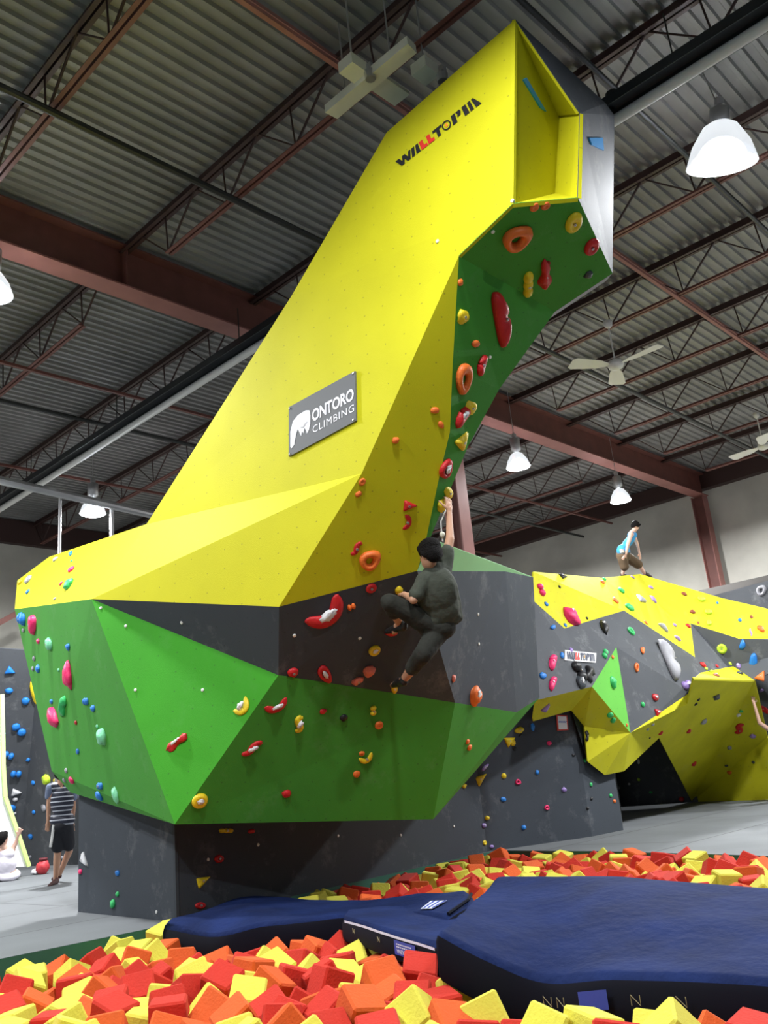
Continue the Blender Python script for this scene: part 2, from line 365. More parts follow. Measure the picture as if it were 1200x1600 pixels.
# ------------------------------------------------------------------ fans
def fan(P, rot, label):
    t = thing('ceiling_fan', label, 'ceiling fan', P, 'white ceiling fans'); c = Vector(P)
    bm = B(); lathe(bm, [(.03, .78), (.075, .76), (.06, .68), (.02, .64)], c, 16); obj('canopy', bm, WHITE, t, True)
    bm = B(); tube(bm, (c+Vector((0, 0, .05)), c+Vector((0, 0, .68))), .013, 8); obj('downrod', bm, WHITE, t)
    bm = B(); lathe(bm, [(.03, .1), (.1, .06), (.13, 0), (.11, -.05), (.05, -.08)], c, 20); mo_ = obj('motor', bm, WHITE, t, True)
    for k in range(3):
        a = rot+k*2*PI/3; d = Vector((math.cos(a), math.sin(a), 0)); s = Vector((-d.y, d.x, 0)); bm = B()
        prev = None
        for r_, w_ in ((.1, .03), (.2, .06), (.3, .10), (.72, .135), (.78, .10)):
            q = [bm.verts.new(c+d*r_+s*(w_*e)+Vector((0, 0, e*w_*.18+zz))) for e, zz in ((-1, 0), (1, 0), (1, -.008), (-1, -.008))]
            if prev:
                for i in range(4): bm.faces.new((prev[i], prev[(i+1) % 4], q[(i+1) % 4], q[i]))
            else: bm.faces.new(q)
            prev = q
        bm.faces.new(prev[::-1]); obj('blade', bm, WHITE, mo_)
fan(V(962, 570, x=11.9), .5, 'nearer white three-blade ceiling fan, right of the green overhang')
fan(V(1193, 697, x=18.6), 1.4, 'farther white ceiling fan cut by the right edge')
# cream light fitting
f = thing('strip_fitting', 'long cream strip fitting under the ceiling, left of the tower top', 'light fitting', V(580, 130, z=7.3))
bm = B(); q0, q1, q2, q3 = V(508, 176, z=7.3), V(637, 68, z=7.3), V(651, 83, z=7.3), V(527, 186, z=7.3)
vb = [bm.verts.new(p) for p in (q0, q1, q2, q3)]; vt = [bm.verts.new(p+Vector((0, 0, .09))) for p in (q0, q1, q2, q3)]
bm.faces.new(vb); bm.faces.new(vt[::-1])
for i in range(4): bm.faces.new((vb[i], vb[(i+1) % 4], vt[(i+1) % 4], vt[i]))
obj('tray', bm, CREAM, f)
bm = B(); a, b_ = V(540, 175, z=7.42), V(615, 150, z=7.42); m1 = V(590, 128, z=7.42)
box(bm, (m1.x-.02, m1.y-.1, 7.4), (m1.x+.34, m1.y+.1, 7.44)); obj('bracket', bm, CREAM, f)
for pxx, pyy in ((552, 114), (665, 118)):
    c_ = V(pxx, pyy, z=7.35); bm = B(); box(bm, (c_.x-.1, c_.y-.09, 7.35), (c_.x+.1, c_.y+.09, 7.47))
    o = obj('emergency_light', bm, CREAM, None); tag(o, 'small square cream fitting '+('above' if pxx < 600 else 'right of')+' the long cream strip fitting', 'light fitting', 'small square ceiling fittings')
    bm = B(); lathe(bm, [(.02, -.1), (.05, -.1), (.06, -.02), (.03, 0)], (c_.x+.12, c_.y-.1, 7.38), 10); box(bm, (c_.x+.09, c_.y-.14, 7.38), (c_.x+.15, c_.y-.06, 7.44))
    obj('lamp_head', bm, GALV, o)
    bm = B(); tube(bm, ((c_.x, c_.y, 7.47), (c_.x, c_.y, ZT)), .01, 6); obj('stem', bm, GALV, o)
for pxx, pyy in ((540, 150), (610, 92)):
    c_ = V(pxx, pyy, z=7.39); bm = B(); tube(bm, ((c_.x, c_.y, 7.39), (c_.x, c_.y, ZT)), .008, 6); obj('stem', bm, GALV, f)

# ================================================================== THE CLIMBING TOWER
T = {}
T['T9'] = V(565, 740, x=5.0); T['T2'] = V(229, 819, x=5.02); T['T10'] = V(717, 400, x=5.06); T['E1'] = V(455, 463, x=5.06)
T['T11'] = V(802, 318, x=5.07); T['T0'] = V(805, 30, x=5.2); T['T1'] = V(604, 207, x=5.2)
T['T3'] = V(77, 870, x=5.3); T['T4'] = V(27, 907, x=5.3); T['T5'] = V(23, 952, x=4.95)
T['T6'] = V(143, 936, x=4.4); T['T7'] = V(436, 948, x=4.78)
def onpl(px, py, k):
    a, b, c = [T[q] for q in k]; return onplane(px, py, a, (b-a).cross(c-a))
for k, q in (('L1', (707, 575)), ('L2', (703, 675)), ('L3', (687, 742)), ('L4', (665, 846)), ('T8', (652, 892))): T[k] = onpl(*q, ('T9', 'T10', 'T7'))
T['K0'] = V(273, 1288, x=4.5); T['K1'] = V(435, 1055, x=5.02)
T['M1'] = V(711, 1098, d=8.75); T['K3'] = V(807, 1113, d=10.0); T['K2'] = V(843, 1090, d=10.8); T['K4'] = V(677, 1280, d=8.9)
T['C8'] = V(833, 902, d=10.9); T['C7'] = V(790, 893, d=9.9)
T['W1'] = V(81, 1205, x=4.98); T['BL'] = V(110, 1238, x=5.05)
T['G3'] = V(957, 427, d=7.8)
T['T13'] = onpl(903, 309, ('T10', 'T11', 'G3')); T['R1'] = onpl(867, 487, ('T10', 'T11', 'G3'))
for k, q in (('R2', (780, 608)), ('R3', (731, 698)), ('R4', (672, 841))): T[k] = onpl(*q, ('T10', 'R1', 'L4'))
T['T12'] = V(906, 177, d=7.3); T['C1'] = V(874, 180, d=7.85); T['C2'] = onpl(867, 302, ('T0', 'C1', 'T11'))
T['G1'] = V(946, 161, d=8.2); T['G2'] = V(960, 180, d=8.4)
tw = thing('climbing_tower', 'tall angular yellow, green and grey climbing tower leaning over the foam pit', 'climbing wall', (8, 8, 0))
def tp(name, keys, m, where, **k): return panel(name, [T[q] if isinstance(q, str) else q for q in keys], m, tw, where=where, **k)
_, NU = tp('yellow_panel', ['T0', 'T1', 'E1', 'T10', 'T11'], YEL, 'big yellow face')
tp('yellow_panel', ['E1', 'T2', 'T9', 'T10'], YEL, 'big yellow face')
tp('yellow_panel', ['T2', 'T3', 'T4', 'T5', 'T6', 'T9'], YEL, 'pale yellow ledge', tris=[(0, 1, 4), (1, 2, 3), (1, 3, 4), (0, 4, 5)])
tp('yellow_panel', ['T6', 'T9', 'T7'], YEL, 'yellow belly')
tp('yellow_panel', ['T9', 'T10', 'L1', 'L2', 'L3', 'L4', 'T8', 'T7'], YEL, 'yellow side', tris=[(0, 1, 2), (0, 2, 3), (0, 3, 4), (0, 4, 5), (0, 5, 6), (0, 6, 7)])
tp('yellow_panel', ['T0', 'T12', 'C1', 'C2', 'T11'], YEL, 'yellow recess', tris=[(0, 1, 2), (0, 2, 3), (0, 3, 4)])
tp('yellow_panel', ['C1', 'T12', 'T13', 'C2'], YEL, 'yellow recess')
tp('yellow_panel', ['T11', 'C2', 'T13'], YEL, 'yellow recess')
tp('grey_panel', ['T0', 'G1', 'G2', 'G3', 'T13', 'T12'], TGR, 'grey tower side', thick=.006, tris=[(0, 1, 5), (1, 2, 5), (2, 3, 5), (3, 4, 5)])
tp('green_panel', ['T11', 'T13', 'G3', 'R1', 'T10'], GRN, 'green overhang', thick=.006, tris=[(0, 1, 2), (0, 2, 3), (0, 3, 4)])
tp('green_panel', ['T10', 'R1', 'R2', 'R3', 'R4', 'L4', 'L3', 'L2', 'L1'], GRN, 'green overhang', tris=[(0, 1, 2), (0, 2, 8), (2, 3, 8), (3, 7, 8), (3, 6, 7), (3, 4, 6), (4, 5, 6)], thick=.006)
tp('green_panel', ['L4', 'R4', 'T8'], GRN, 'green overhang')
tp('mint_panel', ['R4', 'C8', 'T8'], MIN, 'mint ledge')
# grey band
tp('grey_panel', ['T6', 'T7', 'K1'], TGR, 'grey band')
nk = V(448, 1058, d=(T['K1']-CAM).dot(fwd)+.05)
tp('grey_panel', ['T7', nk, 'K1'], TGR, 'grey band')
tp('grey_panel', ['T7', 'T8', 'M1', nk], TGR, 'grey band')
tp('grey_panel', ['T8', 'C7', 'K3', 'M1'], TGR, 'grey block')
tp('grey_panel', ['C7', 'C8', 'K2', 'K3'], TGR, 'grey block')
# green lower
tp('green_panel', ['T5', 'T6', 'K0', 'BL', 'W1'], GRN, 'green left flank', tris=[(0, 1, 4), (1, 2, 4), (2, 3, 4)])
tp('green_panel', ['T6', 'K1', 'K0'], GRN_LIT, 'bright green facet')  # lightened green stands in for light falling on this facet
tp('green_panel', ['K0', 'K1', 'M1', 'K3', 'K2', 'K4'], GRN, 'dark green belly', tris=[(0, 1, 2), (0, 2, 5), (2, 3, 5), (3, 4, 5)])
# lower base wall
b0 = V(122, 1425, z=0); b1 = V(276, 1441, z=0); b2 = Vector((10.2, 8.15, 0)); b3 = V(925, 1307, z=0); b4 = V(974, 1297, z=0)
def at(p, z): return Vector((p.x, p.y, z))
for a, b_, za, zb, dz in ((b0, b1, T['BL'].z, 1.0, 0), (b1, b2, 1.0, 1.75, -.5), (b2, b3, 1.75, 2.5, 0), (b3, b4, 2.1, 2.1, 0)):
    z0 = -1.2 if dz else 0
    tp('grey_panel', [at(a, z0), at(b_, z0), at(b_, zb+.25 if a is not b0 else zb), at(a, za+(.25 if a is not b0 else 0))], TGR, 'grey base wall' )
shell('frame', [T[k] for k in ('T0', 'T1', 'E1', 'T2', 'T3', 'T4', 'T5', 'W1', 'BL', 'K0', 'K4', 'K2', 'C8', 'R4', 'R3', 'R2', 'R1', 'G3', 'G2', 'G1')], (600, 850), tw, .9)
# blue acrylic insets of the tower head
BLUE = mat('blue_acrylic', (.02, .36, .85), .3, spec=.6)
def inset(pxs, keys, name='blue_inset'):
    a, b_, c = [T[k] for k in keys]; n = (b_-a).cross(c-a).normalized()
    if n.dot(a-CAM) > 0: n = -n
    bm = B(); f_ = [onplane(x, y, a+n*.012, n) for x, y in pxs]; k_ = [p-n*.02 for p in f_]
    v1 = [bm.verts.new(p) for p in f_]; v2 = [bm.verts.new(p) for p in k_]; L = len(v1)
    bm.faces.new(v1); bm.faces.new(v2[::-1])
    for i in range(L): bm.faces.new((v1[i], v1[(i+1) % L], v2[(i+1) % L], v2[i]))
    o = obj(name, bm, BLUE, tw); o['label'] = 'bright blue inset'
inset([(818, 124), (823, 121), (854, 174), (845, 168)], ('T0', 'C1', 'C2'))
inset([(921, 215), (942, 215), (944, 235), (925, 226)], ('G2', 'G3', 'T12'))

# ================================================================== BACK AND SIDE CLIMBING WALLS
bw = thing('climbing_wall', 'long low climbing wall with a zigzag yellow top band, right of the tower', 'climbing wall', (15, 9, 0))
W = dict(A0=V(833, 893, y=7.6), A1=V(940, 903, y=8.1), A2=V(1000, 897, x=16.6), A3=V(1130, 935, x=17.4), A4=V(1195, 950, x=17.8), A5=V(1300, 985, x=18.2),
         B0=V(835, 940, y=7.45), B1=V(882, 982, y=7.35), B2=V(975, 954, y=7.6), B3=V(1086, 1027, y=7.25), B4=V(1079, 974, y=7.6), B5=V(1155, 998, x=17.0), B6=V(1205, 998, x=17.4), B7=V(1300, 1003, x=17.6),
         GT=V(963, 1011, y=7.15), Y0=V(838, 1094, y=7.1), Y1=V(925, 1073, y=7.0), Y2=V(985, 1145, y=7.1), Y3=V(1078, 1082, y=7.0),
         Z0=V(833, 1127, y=7.45), Z1=V(893, 1110, y=7.45), Z2=V(913, 1135, y=7.42), Z3=V(918, 1190, y=7.42), Z4=V(945, 1211, y=7.42), Z5=V(975, 1205, y=7.45), Z6=V(1030, 1153, y=7.5),
         F1=V(1063, 1119, y=7.3), F2=V(1074, 1100, y=7.2), F3=V(1084, 1060, y=7.1), F4=V(1095, 1051, y=7.1), F5=V(1146, 1041, x=17.0), F6=V(1179, 1063, x=16.9),
         F7=V(1082, 1253, z=0), F8=V(1300, 1243, z=0), F9=V(1199, 1152, x=18.2), F10=V(1262, 1248, z=0))
def wpl(k, px, py, q):
    a, b, c = [W[i] for i in q]; W[k] = onplane(px, py, a, (b-a).cross(c-a))
for k, px, py in (('F1', 1063, 1119), ('F2', 1074, 1100), ('F3', 1084, 1060)): wpl(k, px, py, ('F6', 'F7', 'Z6'))
def wp(name, keys, m, where, **k): return panel(name, [W[q] for q in keys], m, bw, where=where, **k)
MYEL = ply('yellow_paint_rough', (.60, .57, .02), dust=.12, dirt=.12); LIM = ply('spring_green_paint', (.14, .50, .07), dirt=.05)
wp('yellow_panel', ['A0', 'A1', 'B2', 'B1', 'B0'], MYEL, 'yellow top band')
wp('yellow_panel', ['A1', 'A2', 'B3', 'B2'], MYEL, 'yellow top band')
wp('yellow_panel', ['A2', 'B4', 'B3'], MYEL, 'yellow top band')
wp('yellow_panel', ['A2', 'A3', 'B5', 'B4'], MYEL, 'yellow top band')
wp('yellow_panel', ['A3', 'A4', 'A5', 'B7', 'B6', 'B5'], MYEL, 'yellow top band')
wp('grey_panel', ['B0', 'B1', 'B2', 'GT', 'Y1', 'Y0'], GRY, 'grey back wall')
wp('grey_panel', ['B2', 'B3', 'Y3', 'Y2', 'GT'], GRY, 'grey back wall')
wp('grey_panel', ['B3', 'B4', 'B5', 'F5', 'F4', 'F3', 'Y3'], GRY, 'grey back wall')
wp('grey_panel', ['B5', 'B6', 'B7', 'F6', 'F5'], GRY, 'grey back wall')
wp('green_panel', ['GT', 'Y2', 'Y1'], LIM, 'green triangle')
wp('yellow_panel', ['Y0', 'Y1', 'Z1', 'Z0'], MYEL, 'lower yellow band')
wp('yellow_panel', ['Y1', 'Y2', 'Z4', 'Z3', 'Z2', 'Z1'], MYEL, 'lower yellow band')
wp('yellow_panel', ['Y2', 'Y3', 'F2', 'F1', 'Z6', 'Z5', 'Z4'], MYEL, 'lower yellow band')
wp('yellow_panel', ['F3', 'F4', 'F5', 'F6'], MYEL, 'far yellow overhang')
wp('yellow_panel', ['F3', 'F6', 'F7', 'Z6', 'F1', 'F2'], MYEL, 'far yellow overhang')
wp('yellow_panel', ['F6', 'F9', 'F10', 'F7'], MYEL, 'far yellow overhang')
q1, q2 = V(970, 1259, z=0), V(1090, 1253, z=0)
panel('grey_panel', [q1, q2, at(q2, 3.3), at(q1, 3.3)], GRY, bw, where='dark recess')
panel('grey_panel', [b4, q1, at(q1, 3.3), at(b4, 2.6)], GRY, bw, where='dark recess')  # unseen side wall, added to keep light out of the recess
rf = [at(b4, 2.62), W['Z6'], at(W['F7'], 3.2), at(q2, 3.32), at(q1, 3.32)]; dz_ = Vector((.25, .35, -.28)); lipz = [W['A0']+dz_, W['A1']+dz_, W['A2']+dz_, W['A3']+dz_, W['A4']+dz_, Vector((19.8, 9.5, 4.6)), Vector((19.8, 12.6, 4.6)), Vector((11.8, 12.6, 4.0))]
panel('shading_platform', lipz, BAK, bw, .1, where='dark recess', tris=[(7, 0, 1), (7, 1, 2), (7, 2, 6), (2, 3, 6), (3, 5, 6), (3, 4, 5)])  # unseen deck to walk on, added to roof the recess against light
panel('shading_back_panel', [Vector((11.8, 12.6, 0)), Vector((19.8, 12.6, 0)), Vector((19.8, 12.6, 4.6)), Vector((11.8, 12.6, 4.0))], BAK, bw, .03, where='dark recess')  # unseen closing wall, added to keep light from entering behind
panel('shading_back_panel', [Vector((19.8, 7.0, 0)), Vector((19.8, 12.6, 0)), Vector((19.8, 12.6, 4.6)), Vector((19.8, 7.0, 4.6))], BAK, bw, .03, where='dark recess')  # unseen end wall, added for the same light blocking
panel('shading_platform', rf, BAK, bw, .1, where='dark recess', tris=[(0, 1, 2), (0, 2, 3), (0, 3, 4)])  # unseen roof slab, added so the recess stays dark
panel('grey_panel', [V(1130, 1252, x=19.6), V(1400, 1243, x=19.6), V(1400, 1050, x=19.6), V(1130, 1050, x=19.6)], GRY, bw, where='dark right end')
panel('grey_panel', [V(1100, 938, x=18.6), V(1112, 931, x=18.6), V(1300, 880, x=18.6), V(1300, 1040, x=18.6)], GRY, bw, where='grey top right panel')
shell('frame', [W[k] for k in ('A0', 'A1', 'A2', 'A3', 'A4', 'A5', 'B7', 'F6', 'Z6', 'Z5', 'Z4', 'Z3', 'Z1', 'Z0')], (1020, 1050), bw, .8, capped=False)
# left climbing wall
lw = thing('climbing_wall', 'grey climbing wall at far left dotted with blue holds', 'climbing wall', (8, 18.5, 0))
a0, a1, a2 = V(-60, 1009, y=18.6), V(62, 1017, y=18.2), V(150, 1024, y=18.2); c0, c1, c2 = V(-60, 1357, z=0), V(30, 1354, z=0), V(150, 1350, z=0)
panel('grey_panel', [a0, a1, c1, c0], GRY, lw, where='far left wall'); panel('grey_panel', [a1, a2, c2, c1], GRY, lw, where='far left wall')
bm = B(); bk = [p+Vector((0, .5, 0)) for p in (a0, a1, a2, c2, c1, c0)]; fr_ = [p+Vector((0, .05, 0)) for p in (a0, a1, a2, c2, c1, c0)]
v1 = [bm.verts.new(p) for p in fr_]; v2 = [bm.verts.new(p) for p in bk]
for i in range(6): bm.faces.new((v1[i], v1[(i+1) % 6], v2[(i+1) % 6], v2[i]))
bm.faces.new(v2); obj('frame', bm, BAK, lw)
wb = thing('climbing_wall', 'white curved wall panel edged in lime at the far left edge', 'climbing wall', (6, 17, 0))
wpts = [V(x, y, y=17.3) for x, y in ((-80, 1075), (1, 1085), (3, 1200), (6, 1246), (25, 1300), (43, 1354), (-80, 1360))]
for p in wpts:
    if p.z < .12: p.z = 0
bm = B(); v1 = [bm.verts.new(p) for p in wpts]; v2 = [bm.verts.new(p+Vector((0, .3, 0))) for p in wpts]
bm.faces.new(v1); bm.faces.new(v2[::-1])
for i in range(7): bm.faces.new((v1[i], v1[(i+1) % 7], v2[(i+1) % 7], v2[i]))
obj('white_panel', bm, mat('white_board', (.72, .74, .72), .6), wb)
bm = B()
for i in range(1, 5): bar(bm, wpts[i]+Vector((.02, -.02, 0)), wpts[i+1]+Vector((.02, -.02, 0)), .07, .05, (0, 1, 0))
obj('lime_edge', bm, mat('lime_edge_paint', (.55, .75, .25), .5), wb)
hr = obj('steel_brace', bar(B(), V(-60, 1005, y=19.5), V(60, 940, y=19.5), .1, .12), STEEL); tag(hr, 'rust-brown slanting steel brace at the left edge above the grey wall', 'beam')

# ================================================================== HOLDS
bvh = BVHTree.FromPolygons(BVV, BVF)
def hit(px, py, plane=None):
    if plane: return onplane(px, py, *plane), plane[1], None
    loc, nrm, idx, dist = bvh.ray_cast(CAM, ray(px, py).normalized())
    if loc is None: return None, None, None
    n = nrm.normalized()
    if n.dot(loc-CAM) > 0: n = -n
    return loc, n, BVN[idx]
COL = dict(blue=(.02, .20, .62), pink=(.85, .03, .16), red=(.55, .015, .02), green=(.04, .5, .14), mint=(.2, .62, .36), yellow=(.8, .6, .02), orange=(.8, .17, .03),
           salmon=(.75, .2, .14), grey=(.33, .33, .36), black=(.012, .012, .014), purple=(.30, .2, .5), lime=(.5, .72, .04), white=(.7, .7, .72), brown=(.25, .06, .03), charcoal=(.05, .06, .07))
HM = {k: mat('resin_'+k, v, .45, bump=.25, bscale=45, spec=.4, var=.08, vscale=9) for k, v in COL.items()}
BOLT = mat('bolt_steel', (.5, .5, .5), .35, metal=.8); CHALK = mat('chalk_dust', (.72, .72, .74), .95)
def sweep(bm, path, rads, flat=.8, n=12, M=None):
    rings = []
    for i, p in enumerate(path):
        t = (path[min(i+1, len(path)-1)]-path[max(i-1, 0)]).normalized(); s = Vector((-t.y, t.x, 0)); ring = []
        for k in range(n):
            a = 2*PI*k/n; q = p+s*math.cos(a)*rads[i]+Vector((0, 0, max(-.12, math.sin(a))*rads[i]*flat*1.4))
            ring.append(bm.verts.new(q))
        rings.append(ring)
    for i in range(len(rings)-1):
        for k in range(n): bm.faces.new((rings[i][k], rings[i][(k+1) % n], rings[i+1][(k+1) % n], rings[i+1][k]))
    bm.faces.new(rings[0][::-1]); bm.faces.new(rings[-1])
def hold_mesh(shape, seed, big):
    """a hold in its own unit frame: x along its length, y across, z out of the wall, half-extents 1"""
    bm = B(); rnd = random.Random(seed); off = Vector((rnd.random()*9, rnd.random()*9, rnd.random()*9))
    if shape in ('crescent', 's', 'kidney'):
        n = 20; path = []; rads = []
        for i in range(n+1):
            t = i/n*2-1
            if shape == 'crescent': p = Vector((t*.80, (t*t-.5)*1.15, 0)); r = .42*(1-abs(t)**4*.55)
            elif shape == 's': p = Vector((t*.8, math.sin(t*2.9)*.52, 0)); r = .44*(1-abs(t)**4*.4)
            else: p = Vector((t*.78, (t*t-.5)*.35, 0)); r = .8*(1-.16*math.cos(t*3.2))*(1-abs(t)**6*.4)
            path.append(p); rads.append(r)
        path = [path[0]+Vector((-.12, .1, 0))]+path+[path[-1]+Vector((.12, .1, 0))]; rads = [rads[0]*.5]+rads+[rads[-1]*.5]
        sweep(bm, path, rads)
    elif shape == 'ring':
        N, n = 28, 10; R_ = []
        for i in range(N):
            a = 2*PI*i/N; wv = 1+.07*math.sin(3*a+seed); ring = []
            for k in range(n):
                b = 2*PI*k/n; rr = .66+.34*math.cos(b)*(1+.15*math.cos(a))
                ring.append(bm.verts.new((rr*math.cos(a)*wv, rr*math.sin(a)*wv, max(-.1, math.sin(b))*.75)))
            R_.append(ring)
        for i in range(N):
            for k in range(n): bm.faces.new((R_[i][k], R_[i][(k+1) % n], R_[(i+1) % N][(k+1) % n], R_[(i+1) % N][k]))
    elif shape in ('double', 'triple'):
        cs = (-.5, .5) if shape == 'double' else (-.66, 0, .66)
        for c_ in cs:
            s = bmesh.ops.create_icosphere(bm, subdivisions=3, radius=1)['verts']
            for v in s: v.co = Vector((v.co.x*.52+c_, v.co.y*.85, max(v.co.z, -.1)))
    elif shape == 'wedge':
        bmesh.ops.create_icosphere(bm, subdivisions=3, radius=1)
        for v in bm.verts:
            p = v.co.copy(); a = math.atan2(p.y, p.x); k = 1/max(math.cos((a % (2*PI/3))-PI/3), .5)*.72
            v.co = Vector((p.x*k, p.y*k, max(p.z, -.1)*1.0))
    elif shape == 'jug':
        bmesh.ops.create_icosphere(bm, subdivisions=3, radius=1)
        for v in bm.verts:
            p = v.co.copy(); z = max(p.z, -.1); r = math.hypot(p.x, p.y)
            if r < .62 and p.z > 0: z *= .35+.65*(r/.62)**2
            v.co = Vector((p.x, p.y, z))
    else:
        bmesh.ops.create_icosphere(bm, subdivisions=3 if big else 2, radius=1)
        for v in bm.verts:
            p = v.co.copy(); q = noise.noise(p*1.3+off)*.28+noise.noise(p*3+off)*.1; p *= 1+q
            if shape == 'drop': p.y *= .55+.45*(1-(p.x+1)/2*.9); 
            if shape == 'slug': p.y *= .8+.3*math.sin(p.x*5+seed)
            v.co = Vector((p.x, p.y, max(p.z, -.1)))
    return bm
WORD = dict(blob='knob', crescent='crescent-shaped', s='S-shaped', kidney='kidney-shaped', ring='ring-shaped', double='double-knob', triple='three-lobed', wedge='wedge-shaped', jug='dished', drop='teardrop', slug='ribbed finger')
PLACE = {'big yellow face': 'big yellow tower face', 'pale yellow ledge': 'pale yellow ledge', 'yellow side': 'yellow side', 'yellow belly': 'yellow belly',
         'green overhang': 'green overhang', 'grey band': 'grey band', 'grey block': 'grey block beside the climber', 'green left flank': 'green left flank',
         'bright green facet': 'bright green facet', 'dark green belly': 'dark green belly', 'grey base wall': 'grey base wall', 'yellow top band': 'yellow top band',
         'grey back wall': 'grey back wall', 'green triangle': 'light green triangle', 'lower yellow band': 'lower yellow band', 'far yellow overhang': 'far yellow overhang', 'dark recess': 'dark recess',
         'dark right end': 'dark right end', 'grey top right panel': 'grey panel at top right', 'far left wall': 'far left grey wall', 'mint ledge': 'mint ledge'}
